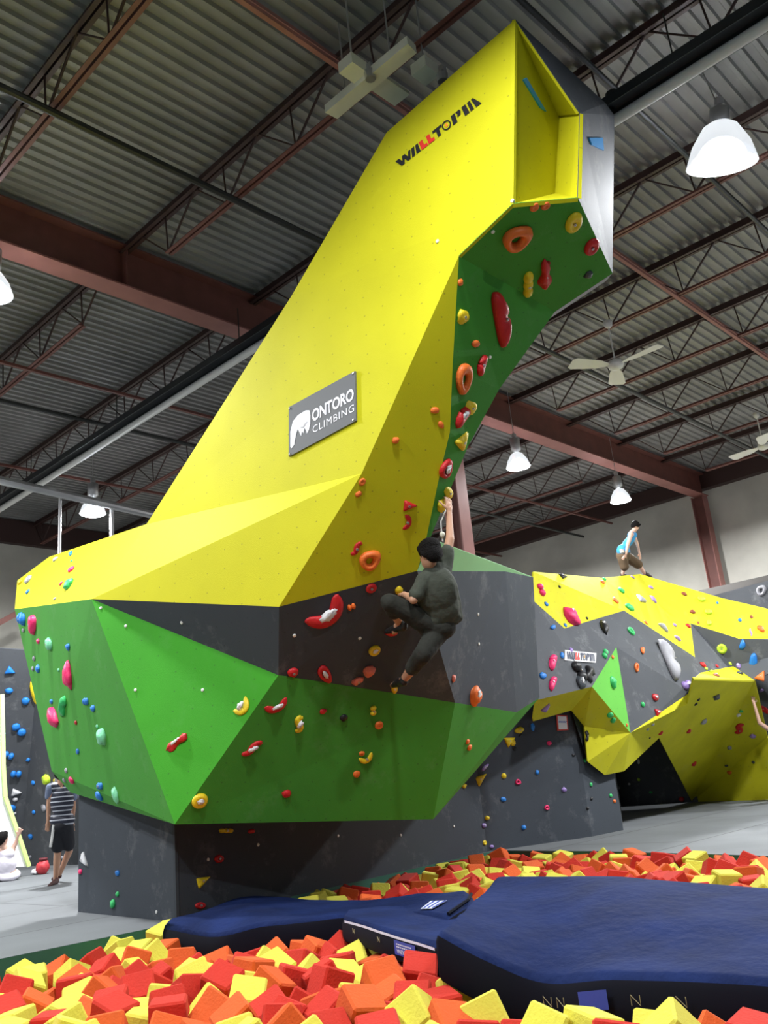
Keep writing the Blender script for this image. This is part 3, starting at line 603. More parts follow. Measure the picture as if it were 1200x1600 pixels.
# px, py, half-width-ish sizes w, h in photo pixels, turn in degrees (image plane, anticlockwise), colour, shape, chalked
H = '''111 865 14 6 90 blue slug;112 877 5 4 0 green blob;112 890 13 9 20 pink blob;108 914 19 15 15 green blob;96 912 6 6 0 pink blob;87 874 9 8 0 grey blob;45 906 13 12 0 grey jug;33 909 10 9 0 yellow blob;44 925 7 7 0 blue blob;86 936 7 4 20 grey blob
36 967 20 17 -30 blue double;53 976 27 19 80 pink blob;37 985 9 7 0 grey blob;60 1002 9 8 0 pink blob;78 1006 19 14 -60 mint blob;107 1011 11 12 0 blue blob;54 1029 8 9 0 grey blob;60 1045 13 13 0 blue blob;52 1045 6 8 0 grey blob;92 1047 6 6 0 mint blob
109 1055 44 21 95 pink drop;53 1083 38 10 -75 yellow blob;81 1096 9 8 0 blue blob;100 1103 30 16 80 green slug;86 1122 30 22 -60 pink drop;135 1096 14 13 0 blue double;146 1107 12 11 0 blue blob;119 1129 8 7 0 red blob;152 1135 6 6 0 mint blob;161 1151 23 19 -50 mint blob;122 1174 9 9 0 blue blob
113 1219 11 10 0 pink blob;74 1217 17 17 0 lime blob;89 1221 12 11 0 yellow blob;157 1228 15 12 0 blue double;156 1243 14 13 0 blue blob;182 1243 26 13 -75 mint drop;104 1204 7 8 0 grey blob;101 1219 6 6 0 grey blob;113 1254 10 10 0 pink blob;312 1251 25 23 0 yellow jug 1
379 1105 32 20 50 yellow crescent 1;277 1160 42 13 38 red slug 1;432 1103 40 18 25 red crescent 1;467 1131 28 20 60 yellow s 1;505 1111 12 8 20 red blob;537 1121 12 11 0 black blob;583 1110 15 11 90 yellow double;592 1133 14 12 60 orange jug;394 1169 38 16 25 red s 1;730 1159 8 7 0 orange blob;733 1168 9 8 0 orange blob;565 1177 9 8 0 orange blob;572 1185 24 14 25 yellow crescent;557 1209 11 11 0 orange blob;447 1240 14 12 0 red blob;725 1228 10 7 25 yellow blob;749 1218 20 14 40 yellow wedge;758 1199 15 7 45 purple drop 1;795 1158 16 14 30 yellow wedge;811 1141 16 10 15 yellow blob;813 1149 7 3 40 black blob;801 1160 12 8 90 yellow blob;804 1170 7 6 0 black blob
580 919 18 14 20 red jug;549 948 13 11 20 orange double;510 958 70 38 40 red crescent 1;585 1016 20 15 35 yellow jug 1;577 1048 19 17 0 salmon blob;559 1063 20 13 20 salmon drop;507 1052 30 19 -60 red ring 1;458 1050 17 14 0 red blob;612 986 20 14 0 red blob;623 922 13 12 0 yellow blob;616 1076 14 10 100 yellow blob 1;708 1060 13 9 80 salmon blob 1;741 1087 32 23 85 orange blob 1
577 875 36 29 35 orange ring;557 857 26 14 40 red s;638 790 20 15 0 red wedge;636 816 25 14 80 red crescent;566 753 13 10 60 orange jug;560 772 12 8 30 orange blob;679 641 13 11 0 orange blob;689 664 13 9 -60 orange blob;618 688 12 11 0 orange blob
835 323 14 13 0 orange jug;852 321 14 12 0 orange jug;896 347 32 22 80 yellow jug;806 371 50 33 22 orange ring;924 385 26 19 80 red jug;919 429 14 10 10 charcoal blob;851 428 44 18 85 red slug;825 444 33 16 88 yellow triple;783 497 76 27 -80 red kidney;722 495 24 16 80 yellow blob;719 441 12 8 80 orange blob;743 537 12 11 0 orange blob;751 570 30 15 75 red kidney;723 592 50 22 85 orange ring;734 637 24 15 80 yellow blob;721 649 32 17 55 red kidney 1;720 690 26 15 60 yellow wedge;695 733 32 16 75 red ring 1;700 770 18 11 -70 yellow blob;690 789 18 14 30 yellow blob
353 1298 19 9 0 yellow triple;393 1299 12 8 0 red blob;342 1342 15 13 0 red jug;315 1377 22 13 30 yellow wedge;313 1415 17 11 0 red jug;132 1343 20 11 -60 white wedge;126 1362 10 9 0 pink blob;184 1364 10 10 0 blue blob;184 1397 9 7 20 green blob;177 1412 12 10 60 green blob
787 1212 9 8 80 yellow blob;786 1249 9 8 0 blue blob;761 1278 8 7 0 yellow blob;756 1290 9 8 0 purple blob 1;757 1317 8 8 0 yellow jug;768 1323 7 6 0 purple blob;809 1222 9 9 0 pink ring;839 1207 8 6 90 blue blob;858 1161 8 7 0 pink blob;832 1136 12 6 90 blue blob;896 1180 5 5 0 black blob;914 1188 7 6 0 green blob;923 1226 7 5 90 green blob;881 1234 8 8 0 purple blob;854 1262 8 8 0 pink ring;818 1293 8 8 20 blue blob;954 1243 7 6 0 green blob;960 1252 6 6 0 orange blob;918 1263 5 5 0 black blob;924 1248 5 4 45 black blob;967 1231 5 4 90 grey blob;917 1150 18 6 90 black slug
998 1190 8 4 90 white blob;998 1218 5 5 0 lime blob;1017 1238 5 4 0 green blob;1065 1249 9 8 0 red blob;983 1225 4 4 0 white blob
845 922 20 12 -70 pink double;853 944 7 6 0 blue blob;891 964 27 23 -20 pink blob;883 977 6 5 0 blue blob;874 917 5 4 0 black blob;879 901 16 7 -10 black wedge;917 966 5 4 0 black blob;944 905 9 5 10 green blob;941 910 9 6 0 orange blob;961 939 10 9 -20 orange blob;970 923 11 9 -20 green blob;983 950 15 12 -30 green drop;1001 937 14 11 -30 grey wedge;988 902 7 4 -30 purple blob;1017 918 8 5 -20 purple blob;1020 937 16 8 -50 purple slug;1009 973 9 5 -50 orange blob;1035 980 18 12 -50 grey wedge;1054 977 7 5 -20 purple blob;1058 998 13 8 -40 purple slug;1069 928 9 5 -30 brown blob;1082 956 10 6 -30 brown blob;1075 978 10 7 -40 red blob;1096 936 13 9 -30 lime blob;1107 956 14 9 -20 lime blob;1108 973 9 9 0 lime blob;1091 973 4 4 0 brown blob;1121 942 4 4 0 blue blob;1156 969 6 5 0 blue blob;1174 964 5 5 0 brown blob;1173 988 12 5 90 purple s;1189 983 14 10 -50 orange drop
864 980 14 9 30 blue drop;943 981 29 13 -80 black drop;985 987 13 11 90 green ring;1003 1016 13 8 80 orange kidney;994 1043 14 8 85 orange ring;862 1034 22 13 75 pink kidney;862 1067 21 12 70 pink kidney;848 1056 12 11 20 blue blob;892 1016 10 6 70 purple blob;878 1024 10 6 80 blue blob;945 1022 15 9 75 green double;904 1050 36 17 -60 black double;919 1053 28 15 70 black slug;907 1066 20 14 90 charcoal blob 1;1045 1033 60 27 -68 grey kidney;1098 1039 9 9 0 red blob;1103 1045 6 5 0 lime blob;1120 1041 5 5 0 red blob;1141 1037 7 5 90 lime blob;1128 1014 16 16 0 lime jug;1160 1007 16 12 80 blue drop;1177 1032 24 15 85 blue drop;1154 1040 10 7 -60 purple blob 1;1189 1058 16 13 60 orange wedge;1072 1071 24 16 20 purple double 1;1023 1090 12 11 0 red blob 1;1027 1113 13 11 20 red wedge 1;1004 1101 8 8 0 green blob;1190 1079 8 5 20 purple blob;1190 923 18 15 60 grey ring
957 1067 19 14 -75 green drop;957 1027 6 6 0 orange blob;851 1107 16 11 50 purple wedge;953 1117 10 8 0 green blob;958 1125 9 8 20 green blob;979 1133 6 4 90 orange blob;1032 1145 9 6 40 red blob;1020 1132 7 4 0 grey blob;1012 1139 7 4 0 grey blob;1015 1153 4 3 0 black blob
1076 1142 9 7 0 red blob;1084 1193 9 7 0 red blob;1155 1138 21 13 40 red s;1158 1111 6 5 0 green blob;1154 1117 7 5 40 white blob;1099 1127 11 9 0 grey blob 1;1119 1089 22 8 -15 charcoal slug 1;1091 1093 5 5 0 black blob;1087 1100 6 5 0 black blob;1176 1150 10 8 0 purple blob 1;1140 1168 7 7 0 grey blob;1135 1196 6 4 0 charcoal blob;1140 1207 8 6 0 orange blob;1177 1191 5 5 0 charcoal blob;1119 1056 13 7 -20 brown blob 1;1156 1052 9 5 -10 charcoal blob;1111 1049 11 4 20 lime slug;1194 1108 18 11 -30 red kidney
15 1048 14 12 -20 blue wedge;14 1079 13 10 0 blue blob;40 1095 13 12 0 blue blob;25 1136 14 11 0 blue blob;34 1144 14 12 0 blue blob;6 1146 6 6 0 blue blob;13 1180 17 13 -20 blue double;44 1187 7 6 0 blue blob;25 1209 17 12 0 blue double;52 1223 8 7 0 blue blob;24 1238 15 10 0 white wedge;24 1249 8 7 0 white blob;18 1263 13 12 -20 blue blob;22 1271 6 5 0 white blob;53 1269 7 6 0 blue blob;48 1307 9 8 0 blue blob;47 1339 8 5 20 grey blob;69 1262 12 8 90 grey blob;98 1340 7 5 0 grey blob'''
HOLDS = []
for ln in H.replace('\n', ';').split(';'):
    q = ln.split()
    if len(q) < 7: continue
    px, py, w_, h_, an = map(float, q[:5]); HOLDS.append([px, py, w_, h_, an, q[5], q[6], len(q) > 7])
used = {}
def size_word(w_, h_):
    a = math.sqrt(w_*h_)
    return 'tiny ' if a < 7 else 'small ' if a < 13 else 'big ' if a > 27 else ''
infos = []
for k, (px, py, w_, h_, an, colr, shp, ch) in enumerate(HOLDS):
    loc, n, where = hit(px, py)
    if loc is None: infos.append(None); continue
    infos.append((loc, n, where))
def desc(k):
    px, py, w_, h_, an, colr, shp, ch = HOLDS[k]; return size_word(w_, h_)+colr+' '+(WORD[shp] if shp != 'blob' else 'knob')
ORD = ['first', 'second', 'third', 'fourth', 'fifth', 'sixth', 'seventh', 'eighth', 'ninth', 'tenth', 'eleventh', 'twelfth']
base = {}
for k, i in enumerate(infos):
    if i: base.setdefault((desc(k), i[2]), []).append(k)
from itertools import product
def label_of(k):
    px, py = HOLDS[k][:2]; where = infos[k][2]; d0 = desc(k); same = base[(d0, where)]; pl = PLACE[where]
    s = d0+' hold on the '+pl
    if len(same) == 1: return s
    # a neighbour that is itself single, on the same panel
    best = None
    for j, i in enumerate(infos):
        if not i or j == k or i[2] != where or len(base[(desc(j), where)]) > 1: continue
        dx, dy = HOLDS[j][0]-px, HOLDS[j][1]-py; dd = math.hypot(dx, dy)
        if dd < 75 and (best is None or dd < best[0]): best = (dd, j, dx, dy)
    if best:
        dd, j, dx, dy = best
        rel = ('left of' if dx > 0 else 'right of') if abs(dx) > abs(dy) else ('above' if dy > 0 else 'below')
        t = d0+' hold '+rel+' the '+desc(j)+' on the '+pl
        if len(t.split()) <= 16 and t not in used: return t
    xs = [HOLDS[q][0] for q in same]; ys = [HOLDS[q][1] for q in same]
    if max(xs)-min(xs) > max(ys)-min(ys): o = sorted(same, key=lambda q: HOLDS[q][0]); a, z = 'from the left', ('leftmost', 'rightmost')
    else: o = sorted(same, key=lambda q: HOLDS[q][1]); a, z = 'from the top', ('topmost', 'lowest')
    r = o.index(k)
    if r == 0: return z[0]+' '+d0+' hold on the '+pl
    if r == len(o)-1: return z[1]+' '+d0+' hold on the '+pl
    t = d0+' hold, '+ORD[r]+' '+a+' of its kind on the '+pl
    return t if len(t.split()) <= 16 else t.replace(' of its kind', '')
for k, (px, py, w_, h_, an, colr, shp, ch) in enumerate(HOLDS):
    if not infos[k]: continue
    loc, n, where = infos[k]
    a = math.radians(an); ux, uy = math.cos(a), -math.sin(a)
    pl_ = (loc, n)
    X = (onplane(px+ux*2, py+uy*2, *pl_)-onplane(px-ux*2, py-uy*2, *pl_))/4
    Y = (onplane(px-uy*-2, py-ux*2, *pl_)-onplane(px+uy*-2, py+ux*2, *pl_))/4
    sc = (loc-CAM).dot(fwd)/F
    cp_ = sc*(1.9 if where == 'green overhang' else 1.35); lx = min(X.length, cp_)*w_/2; ly = min(Y.length, cp_)*h_/2
    Xn = X.normalized(); Yn = n.cross(Xn)
    dz = .55*min(lx, ly)+.1*max(lx, ly)
    if colr == 'lime' and w_ == 17: lx = ly = dz = sc*8
    bm = hold_mesh(shp, k, w_ > 16)
    Mx = Matrix(((Xn.x*lx, Yn.x*ly, n.x*dz), (Xn.y*lx, Yn.y*ly, n.y*dz), (Xn.z*lx, Yn.z*ly, n.z*dz)))
    if Y.dot(Yn) < 0 and shp in ('crescent', 's'):
        Mx = Matrix(((Xn.x*lx, -Yn.x*ly, n.x*dz), (Xn.y*lx, -Yn.y*ly, n.y*dz), (Xn.z*lx, -Yn.z*ly, n.z*dz)))
    for v in bm.verts: v.co = Mx @ v.co
    if Mx.determinant() < 0: bmesh.ops.reverse_faces(bm, faces=bm.faces)
    o = obj('climbing_hold', bm, HM[colr], None, True); o.location = loc+n*dz*.08
    lb = label_of(k); used[lb] = 1
    tag(o, lb, 'climbing hold', 'climbing holds on the '+PLACE[where])
    if w_ >= 15 and shp != 'ring':
        bm = B(); cpos = n*dz*(.72 if shp != 'jug' else .45)
        Rm = Matrix((Xn, Yn, n)).transposed(); lathe(bm, [(.006, -.02), (.012, -.02), (.012, .006), (.006, .007), (.005, .002)], cpos+n*dz*.15, 8, Rm)
        b_ = obj('bolt', bm, BOLT, o); b_.matrix_parent_inverse = Matrix()
    if ch:
        bm = B(); bmesh.ops.create_icosphere(bm, subdivisions=3, radius=1)
        for v in bm.verts:
            p = v.co.copy(); p *= 1+noise.noise(p*2.3+Vector((k, 0, 0)))*.6
            v.co = Xn*p.x*lx*.42+Yn*(p.y*ly*.32)+n*(dz*.78+p.z*dz*.28)+UP*ly*.12
        c_ = obj('chalk_patch', bm, CHALK, o, True); c_.matrix_parent_inverse = Matrix(); c_['label'] = 'white chalk smear'
# stray bolts left in the panels
for px, py in ((197, 978), (158, 950), (212, 1078), (317, 1078), (284, 973), (562, 997), (460, 993), (668, 1011), (801, 314), (771, 480), (765, 558), (684, 377), (770, 362), (748, 1006), (747, 960), (528, 1306), (626, 1305), (709, 1291), (403, 1320), (245, 1425), (325, 1343)):
    l_, n_, wh = hit(px, py)
    if l_ is None: continue
    z_ = Vector((0, 0, 1)); xx = z_.cross(n_).normalized(); Rm = Matrix((xx, n_.cross(xx), n_)).transposed()
    bm = B(); lathe(bm, [(.008, -.01), (.016, -.01), (.016, .008), (.008, .01)], l_, 8, Rm); o = obj('bolt', bm, WHITE, tw); o['label'] = 'bare white bolt head'

# ================================================================== SIGNS AND LETTERING
INK = mat('black_lettering', (.012, .012, .014), .6); REDI = mat('red_lettering', (.72, .03, .02), .6); WHI = mat('white_lettering', (.8, .8, .86), .6); ORI = mat('orange_lettering', (.85, .3, .02), .6)
def quadmap(q, nrm, off):
    BL, BR, TL, TR = q
    return lambda u, v, h=0: (BL*(1-u)+BR*u)*(1-v)+(TL*(1-u)+TR*u)*v+nrm*(off+h)
def ink(name, polys, f, m, parent, label=None):
    bm = B()
    for p in polys:
        if isinstance(p, tuple) and isinstance(p[0], list):     # a ring: outer, inner
            o_, i_ = p; a = [bm.verts.new(f(*q)) for q in o_]; b = [bm.verts.new(f(*q)) for q in i_]
            for k in range(len(a)): bm.faces.new((a[k], a[(k+1) % len(a)], b[(k+1) % len(a)], b[k]))
            continue
        vs = [f(*q) for q in p]; bv = [bm.verts.new(q) for q in vs]
        for t in geometry.tessellate_polygon([[Vector((q[0], q[1], 0)) for q in p]]):
            try: bm.faces.new([bv[i] for i in t])
            except ValueError: pass
    o = obj(name, bm, m, parent)
    if label: o['label'] = label
    return o
def circ(cx, cy, rx, ry, n=24): return [(cx+rx*math.cos(2*PI*i/n), cy+ry*math.sin(2*PI*i/n)) for i in range(n)]
def word_tower(f, parent, mi=INK):
    X = 1/10.6
    S = lambda pts: [(x*X, y) for x, y in pts]
    sl = .25
    blk = [S([(0, 1), (.5, 1), (.72, .45), (.9, 1), (1.3, 1), (1.5, .45), (1.75, 1), (2.1, 1), (1.65, 0), (1.25, 0), (1.05, .5), (.82, 0), (.4, 0)]),
           S([(1.85, 0), (2.2, 1), (2.62, 1), (2.25, 0)]), S([(2.45, 0), (2.75, 1), (3.1, 1), (3.0, 0)]),
           S([(4.95, .72), (5.05, 1), (6.25, 1), (6.15, .72), (5.8, .72), (5.7, 0), (5.3, 0), (5.4, .72)]),
           S([(7.25, 0), (7.45, 1), (7.95, 1), (7.8, 0)]), S([(8.0, .95), (8.5, 1), (8.6, .75), (8.4, .45), (8.0, .42), (8.15, .7)]),
           S([(8.75, 0), (8.8, 1), (9.3, 1), (9.3, 0)]), S([(9.45, 0), (9.5, 1), (9.85, 1), (9.85, 0)]), S([(10.0, 1), (10.25, 1), (10.75, 0), (10.1, 0)])]
    red = [S([(3.15, 0), (3.25, 1), (3.7, 1), (3.65, .35), (4.0, .35), (3.98, 0)]), S([(4.1, 0), (4.2, 1), (4.65, 1), (4.6, .35), (4.95, .35), (4.9, 0)])]
    ink('lettering', blk, f, mi, parent, 'dark letters'); ink('lettering', red, f, REDI, parent, 'red letters')
    cx, cy = 6.65*X, .5
    ink('lettering', [(circ(cx, cy, .52*X, .52), circ(cx, cy, .38*X, .36))], f, mi, parent, 'ring-shaped letter')
    ink('lettering', [circ(cx, cy, .17*X, .2)], f, ORI, parent, 'orange dot')
p0, nU = T['T11'], None
nU = (T['T1']-T['T0']).cross(T['E1']-T['T0']).normalized()
if nU.dot(T['T0']-CAM) > 0: nU = -nU
qd = [onplane(x, y, T['T0'], nU) for x, y in ((624, 263), (751, 163), (618.5, 253), (744, 150))]
# the head panel is split in triangles: seat the letters on whichever lies in front
for i, (x, y) in enumerate(((624, 263), (751, 163), (618.5, 253), (744, 150))):
    h_ = hit(x, y)[0]
    if h_ is not None: qd[i] = h_
word_tower(quadmap(qd, nU, .006), tw)
# banner on the yellow face
qs = [hit(x, y)[0] for x, y in ((453.5, 714), (558.5, 658), (453.5, 637), (557, 580.5))]
nS = (qs[1]-qs[0]).cross(qs[2]-qs[0]).normalized()
if nS.dot(qs[0]-CAM) > 0: nS = -nS
sg = thing('banner', 'grey rectangular banner with white ONTORO CLIMBING lettering on the yellow face', 'sign', qs[0])
f0 = quadmap(qs, nS, 0); bm = B()
fr_ = [bm.verts.new(f0(u, v, .018)) for u, v in ((0, 0), (1, 0), (1, 1), (0, 1))]; bk = [bm.verts.new(f0(u, v, .003)) for u, v in ((0, 0), (1, 0), (1, 1), (0, 1))]
bm.faces.new(fr_); bm.faces.new(bk[::-1])
for i in range(4): bm.faces.new((fr_[i], fr_[(i+1) % 4], bk[(i+1) % 4], bk[i]))
obj('sheet', bm, mat('grey_banner', (.15, .155, .16), .7, spec=.2), sg)
fs = quadmap(qs, nS, .021)
def text_mesh(txt, bold=0, spacing=1):
    c = bpy.data.curves.new('t', 'FONT'); c.body = txt; c.offset = bold; c.space_character = spacing; c.resolution_u = 3
    o = bpy.data.objects.new('t', c); C.objects.link(o)
    me = bpy.data.meshes.new_from_object(o.evaluated_get(bpy.context.evaluated_depsgraph_get())); bpy.data.objects.remove(o)
    return me
def text_on(txt, f, u0, u1, v0, v1, m, parent, bold=0, spacing=1, flip=False, label=None):
    me = text_mesh(txt, bold, spacing); xs = [v.co.x for v in me.vertices]; ys = [v.co.y for v in me.vertices]
    a, b_, c, d = min(xs), max(xs), min(ys), max(ys)
    for v in me.vertices:
        s, t = (v.co.x-a)/(b_-a), (v.co.y-c)/(d-c)
        if flip: s, t = 1-s, 1-t
        v.co = f(u0+(u1-u0)*s, v0+(v1-v0)*t)
    o = obj('lettering', me, m, parent)
    if label: o['label'] = label
    return o
text_on('ONTORO', fs, .37, .98, .43, .68, WHI, sg, .03, .98)
text_on('CLIMBING', fs, .38, .98, .20, .345, WHI, sg, .0, 1.15)
ink('emblem', [[(.03, .17), (.03, .48), (.07, .66), (.15, .73), (.27, .74), (.33, .70), (.345, .58), (.34, .42), (.32, .31), (.29, .26), (.275, .34), (.25, .40), (.235, .30), (.215, .36), (.20, .27), (.175, .36), (.15, .45), (.13, .40), (.11, .30), (.09, .17), (.05, .13)]], fs, WHI, sg, 'white animal head emblem')
ink('emblem', [[(.19, .47), (.23, .44), (.26, .49), (.31, .50), (.27, .46), (.24, .41), (.2, .43)]], quadmap(qs, nS, .024), mat('grey_mark', (.4, .4, .42)), sg)
for u, v in ((.02, .03), (.97, .04), (.02, .96), (.98, .97)):
    xx = (qs[1]-qs[0]).normalized(); Rm = Matrix((xx, nS.cross(xx), nS)).transposed(); bm = B(); lathe(bm, [(.006, -.01), (.011, -.01), (.011, .006), (.006, .008)], fs(u, v), 8, Rm); obj('screw', bm, BOLT, sg)
# small banner and notice on the back wall
def board(name, pxs, label, m, off=.012, pl=None):
    q_ = [onplane(x, y, *pl) if pl else hit(x, y)[0] for x, y in pxs]; n_ = (q_[1]-q_[0]).cross(q_[2]-q_[0]).normalized()
    if n_.dot(q_[0]-CAM) > 0: n_ = -n_
    # one flat sheet through the foremost corner
    k_ = max(range(4), key=lambda i: (q_[i]-q_[0]).dot(n_)); o_ = (q_[k_]-q_[0]).dot(n_)
    t = thing(name, label, 'sign', q_[0]); f_ = quadmap(q_, n_, o_+off); bm = B(); cs = ((0, 0), (1, 0), (1, 1), (0, 1))
    a = [bm.verts.new(f_(u, v)) for u, v in cs]; b_ = [bm.verts.new(f_(u, v, -.01)) for u, v in cs]; bm.faces.new(a); bm.faces.new(b_[::-1])
    for i in range(4): bm.faces.new((a[i], a[(i+1) % 4], b_[(i+1) % 4], b_[i]))
    obj('sheet', bm, m, t); return t, quadmap(q_, n_, o_+off+.004)
sb, f_ = board('banner', ((881.5, 1032), (930, 1036), (882, 1016), (931, 1021)), 'small white banner lettered WALLTOPIA on the grey back wall', mat('white_banner', (.62, .62, .62), .5))
word_tower(lambda u, v, h=0: f_(.05+.9*u, .14+.72*v, h), sb, mat('navy_lettering', (.02, .03, .07)))
sn, f_ = board('notice', ((870, 1142), (887, 1141), (868, 1117), (885, 1118)), 'white notice in a red frame on the grey wall below the yellow band', mat('notice_red', (.7, .08, .06), .5), .02, (b2, (b3-b2).cross(Vector((0, 0, 1)))))
bm = B(); bm.faces.new([bm.verts.new(f_(u, v)) for u, v in ((.1, .08), (.9, .08), (.9, .92), (.1, .92))]); o = obj('paper', bm, mat('notice_paper', (.85, .85, .88), .6), sn); o['label'] = 'white paper'
BLI = mat('blue_print', (.05, .15, .5)); g2 = lambda u, v, h=0: f_(u, v, h+.004)
for v_, u_ in ((.56, .85), (.50, .7)):
    pl_ = []; u = .15
    rr = random.Random(int(v_*100))
    while u < u_: w_ = .04+rr.random()*.08; pl_.append([(u, v_), (u+w_, v_), (u+w_, v_+.045), (u, v_+.045)]); u += w_+.03
    ink('print', pl_, g2, BLI, sn, 'line of blue print')

# ================================================================== CRASH MATS
def catmull(P, t):
    n = len(P)-1; x = t*n; i = min(int(x), n-1); u = x-i
    p0, p1, p2, p3 = P[max(i-1, 0)], P[i], P[i+1], P[min(i+2, n)]
    return .5*((2*p1)+(p2-p0)*u+(2*p0-5*p1+4*p2-p3)*u*u+(3*p1-p0-3*p2+p3)*u**3)
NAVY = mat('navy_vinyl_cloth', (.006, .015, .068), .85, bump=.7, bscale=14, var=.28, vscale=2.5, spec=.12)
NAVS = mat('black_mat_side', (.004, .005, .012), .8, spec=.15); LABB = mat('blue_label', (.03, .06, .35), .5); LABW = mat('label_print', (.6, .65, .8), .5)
def crash_mat(label, rows, thick, seed, NUm=48, NVm=30):
    G = [[V(x, y, z=z) for x, y, z in r] for r in rows]
    t = thing('crash_mat', label, 'crash mat', G[0][0]+Vector((0, 0, -thick)), 'navy crash mats')
    def S(u, v):
        p = catmull([catmull(r, u) for r in G], v)
        nz = noise.noise(Vector((p.x*1.6+seed, p.y*1.6, 0)))*.022+noise.noise(Vector((p.x*5+seed, p.y*3, 3)))*.010
        e = min(u, 1-u, v, 1-v)
        return p+Vector((0, 0, nz-.028*max(0, 1-e/.022)**2))
    bm = B(); g_ = [[bm.verts.new(S(i/NUm, j/NVm)) for i in range(NUm+1)] for j in range(NVm+1)]
    for j in range(NVm):
        for i in range(NUm): bm.faces.new((g_[j][i], g_[j][i+1], g_[j+1][i+1], g_[j+1][i]))
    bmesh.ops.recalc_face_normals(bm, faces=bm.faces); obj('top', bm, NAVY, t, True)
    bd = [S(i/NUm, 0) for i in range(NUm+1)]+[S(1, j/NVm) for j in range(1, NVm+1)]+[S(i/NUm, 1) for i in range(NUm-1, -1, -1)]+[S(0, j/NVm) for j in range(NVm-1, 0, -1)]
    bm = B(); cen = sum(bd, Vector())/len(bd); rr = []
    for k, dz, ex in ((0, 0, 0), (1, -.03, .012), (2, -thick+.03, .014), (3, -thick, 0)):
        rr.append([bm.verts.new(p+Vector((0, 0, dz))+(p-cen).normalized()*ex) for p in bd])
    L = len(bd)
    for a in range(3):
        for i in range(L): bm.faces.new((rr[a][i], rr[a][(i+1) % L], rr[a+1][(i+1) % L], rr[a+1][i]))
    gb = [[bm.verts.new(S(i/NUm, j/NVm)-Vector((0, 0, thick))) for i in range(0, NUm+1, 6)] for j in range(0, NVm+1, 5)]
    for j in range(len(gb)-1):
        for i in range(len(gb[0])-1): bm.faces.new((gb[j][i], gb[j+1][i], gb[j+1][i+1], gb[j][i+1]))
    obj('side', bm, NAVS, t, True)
    return t, S
mC, SCm = crash_mat('large navy crash mat lying furthest to the right across the foam pit', [
    [(778, 1369, .26), (815, 1368, .28), (860, 1368, .29), (950, 1367, .30), (1200, 1384, .22), (1500, 1412, .16)],
    [(742, 1405, .24), (790, 1411, .23), (850, 1416, .22), (960, 1420, .22), (1200, 1430, .18), (1560, 1448, .14)],
    [(712, 1432, .26), (775, 1450, .2), (860, 1470, .13), (980, 1476, .12), (1200, 1482, .12), (1600, 1490, .12)],
    [(683, 1456, .26), (758, 1493, .14), (850, 1524, .04), (955, 1521, .08), (1200, 1530, .08), (1650, 1545, .08)]], .22, 1)
mA, SAm = crash_mat('long sagging navy crash mat at the left, against the grey base wall', [
    [(262, 1437, .08), (330, 1419, .1), (397, 1399, .12), (520, 1408, .06), (620, 1401, .12), (731, 1389, .2)],
    [(258, 1441, .09), (340, 1436, .1), (410, 1420, .12), (530, 1418, .08), (625, 1412, .12), (738, 1402, .2)],
    [(256, 1447, .06), (345, 1456, .04), (430, 1440, .08), (535, 1430, .08), (620, 1428, .1), (700, 1430, .14)]], .16, 4)
mB, SBm = crash_mat('smaller navy crash mat with a white-edged front, between the other two mats', [
    [(545, 1423, .14), (600, 1416, .13), (660, 1414, .12), (745, 1416, .1)],
    [(540, 1427, .15), (600, 1431, .14), (660, 1434, .12), (760, 1436, .1)],
    [(536, 1431, .15), (590, 1447, .14), (640, 1461, .12), (720, 1488, .08)]], .14, 8)
def patch(mt, S, u0, u1, v, drop0, drop1, m, name='label_patch', lift=.03, label=None, side=None):
    """a strip hanging down a mat's front side"""
    bm = B(); N = 8; r0 = []; r1 = []
    for i in range(N+1):
        u = u0+(u1-u0)*i/N
        p = S(u, v) if side is None else S(side, u)
        d = (Vector((p.x, p.y, 0))-Vector((CAM.x, CAM.y, 0))).normalized()
        r0.append(bm.verts.new(p-d*lift+Vector((0, 0, -drop0)))); r1.append(bm.verts.new(p-d*lift+Vector((0, 0, -drop1))))
    for i in range(N): bm.faces.new((r0[i], r0[i+1], r1[i+1], r1[i]))
    o = obj(name, bm, m, mt)
    if label: o['label'] = label
    pts = [v.co.copy() for v in bm.verts] if False else None
    return o
patch(mB, SBm, .02, .82, 1, -.004, .012, LABW, 'edge_trim', label='white edge trim')
patch(mB, SBm, .50, .70, 1, .02, .105, LABB, label='blue printed label')
def fB(u, v, h=0):
    p = SBm(.515+.17*u, 1); d = (Vector((p.x, p.y, 0))-Vector((CAM.x, CAM.y, 0))).normalized(); return p-d*(.034+h)+Vector((0, 0, -.098+.068*v))
text_on('CAROLINA', fB, .05, .95, .05, .42, LABW, mB, .02, 1, True)
ink('print', [[(.05+.11*i, y_), (.13+.11*i, y_), (.13+.11*i, y_+.12), (.05+.11*i, y_+.12)] for i in range(8) for y_ in (.55, .78)], fB, LABW, mB)
patch(mC, SCm, .51, .585, 1, .03, .115, LABB, 'carry_handle', .05, 'blue webbing handle')
def stitch(mt, S, us, dr, sz=.022):
    for u in us:
        p = S(u, 1); q = S(u+.01, 1); x = (q-p).normalized(); d = (Vector((p.x, p.y, 0))-Vector((CAM.x, CAM.y, 0))).normalized(); c_ = p-d*.04+Vector((0, 0, -dr)); bm = B()
        tube(bm, (c_-x*sz+Vector((0, 0, -sz)), c_-x*sz+Vector((0, 0, sz)), c_+x*sz-Vector((0, 0, sz)), c_+x*sz+Vector((0, 0, sz))), .0025, 5); obj('stitching', bm, mat('tan_thread', (.3, .27, .15)), mt)
stitch(mC, SCm, (.40, .445, .635, .70), .075); stitch(mB, SBm, (.12, .33), .05, .015)
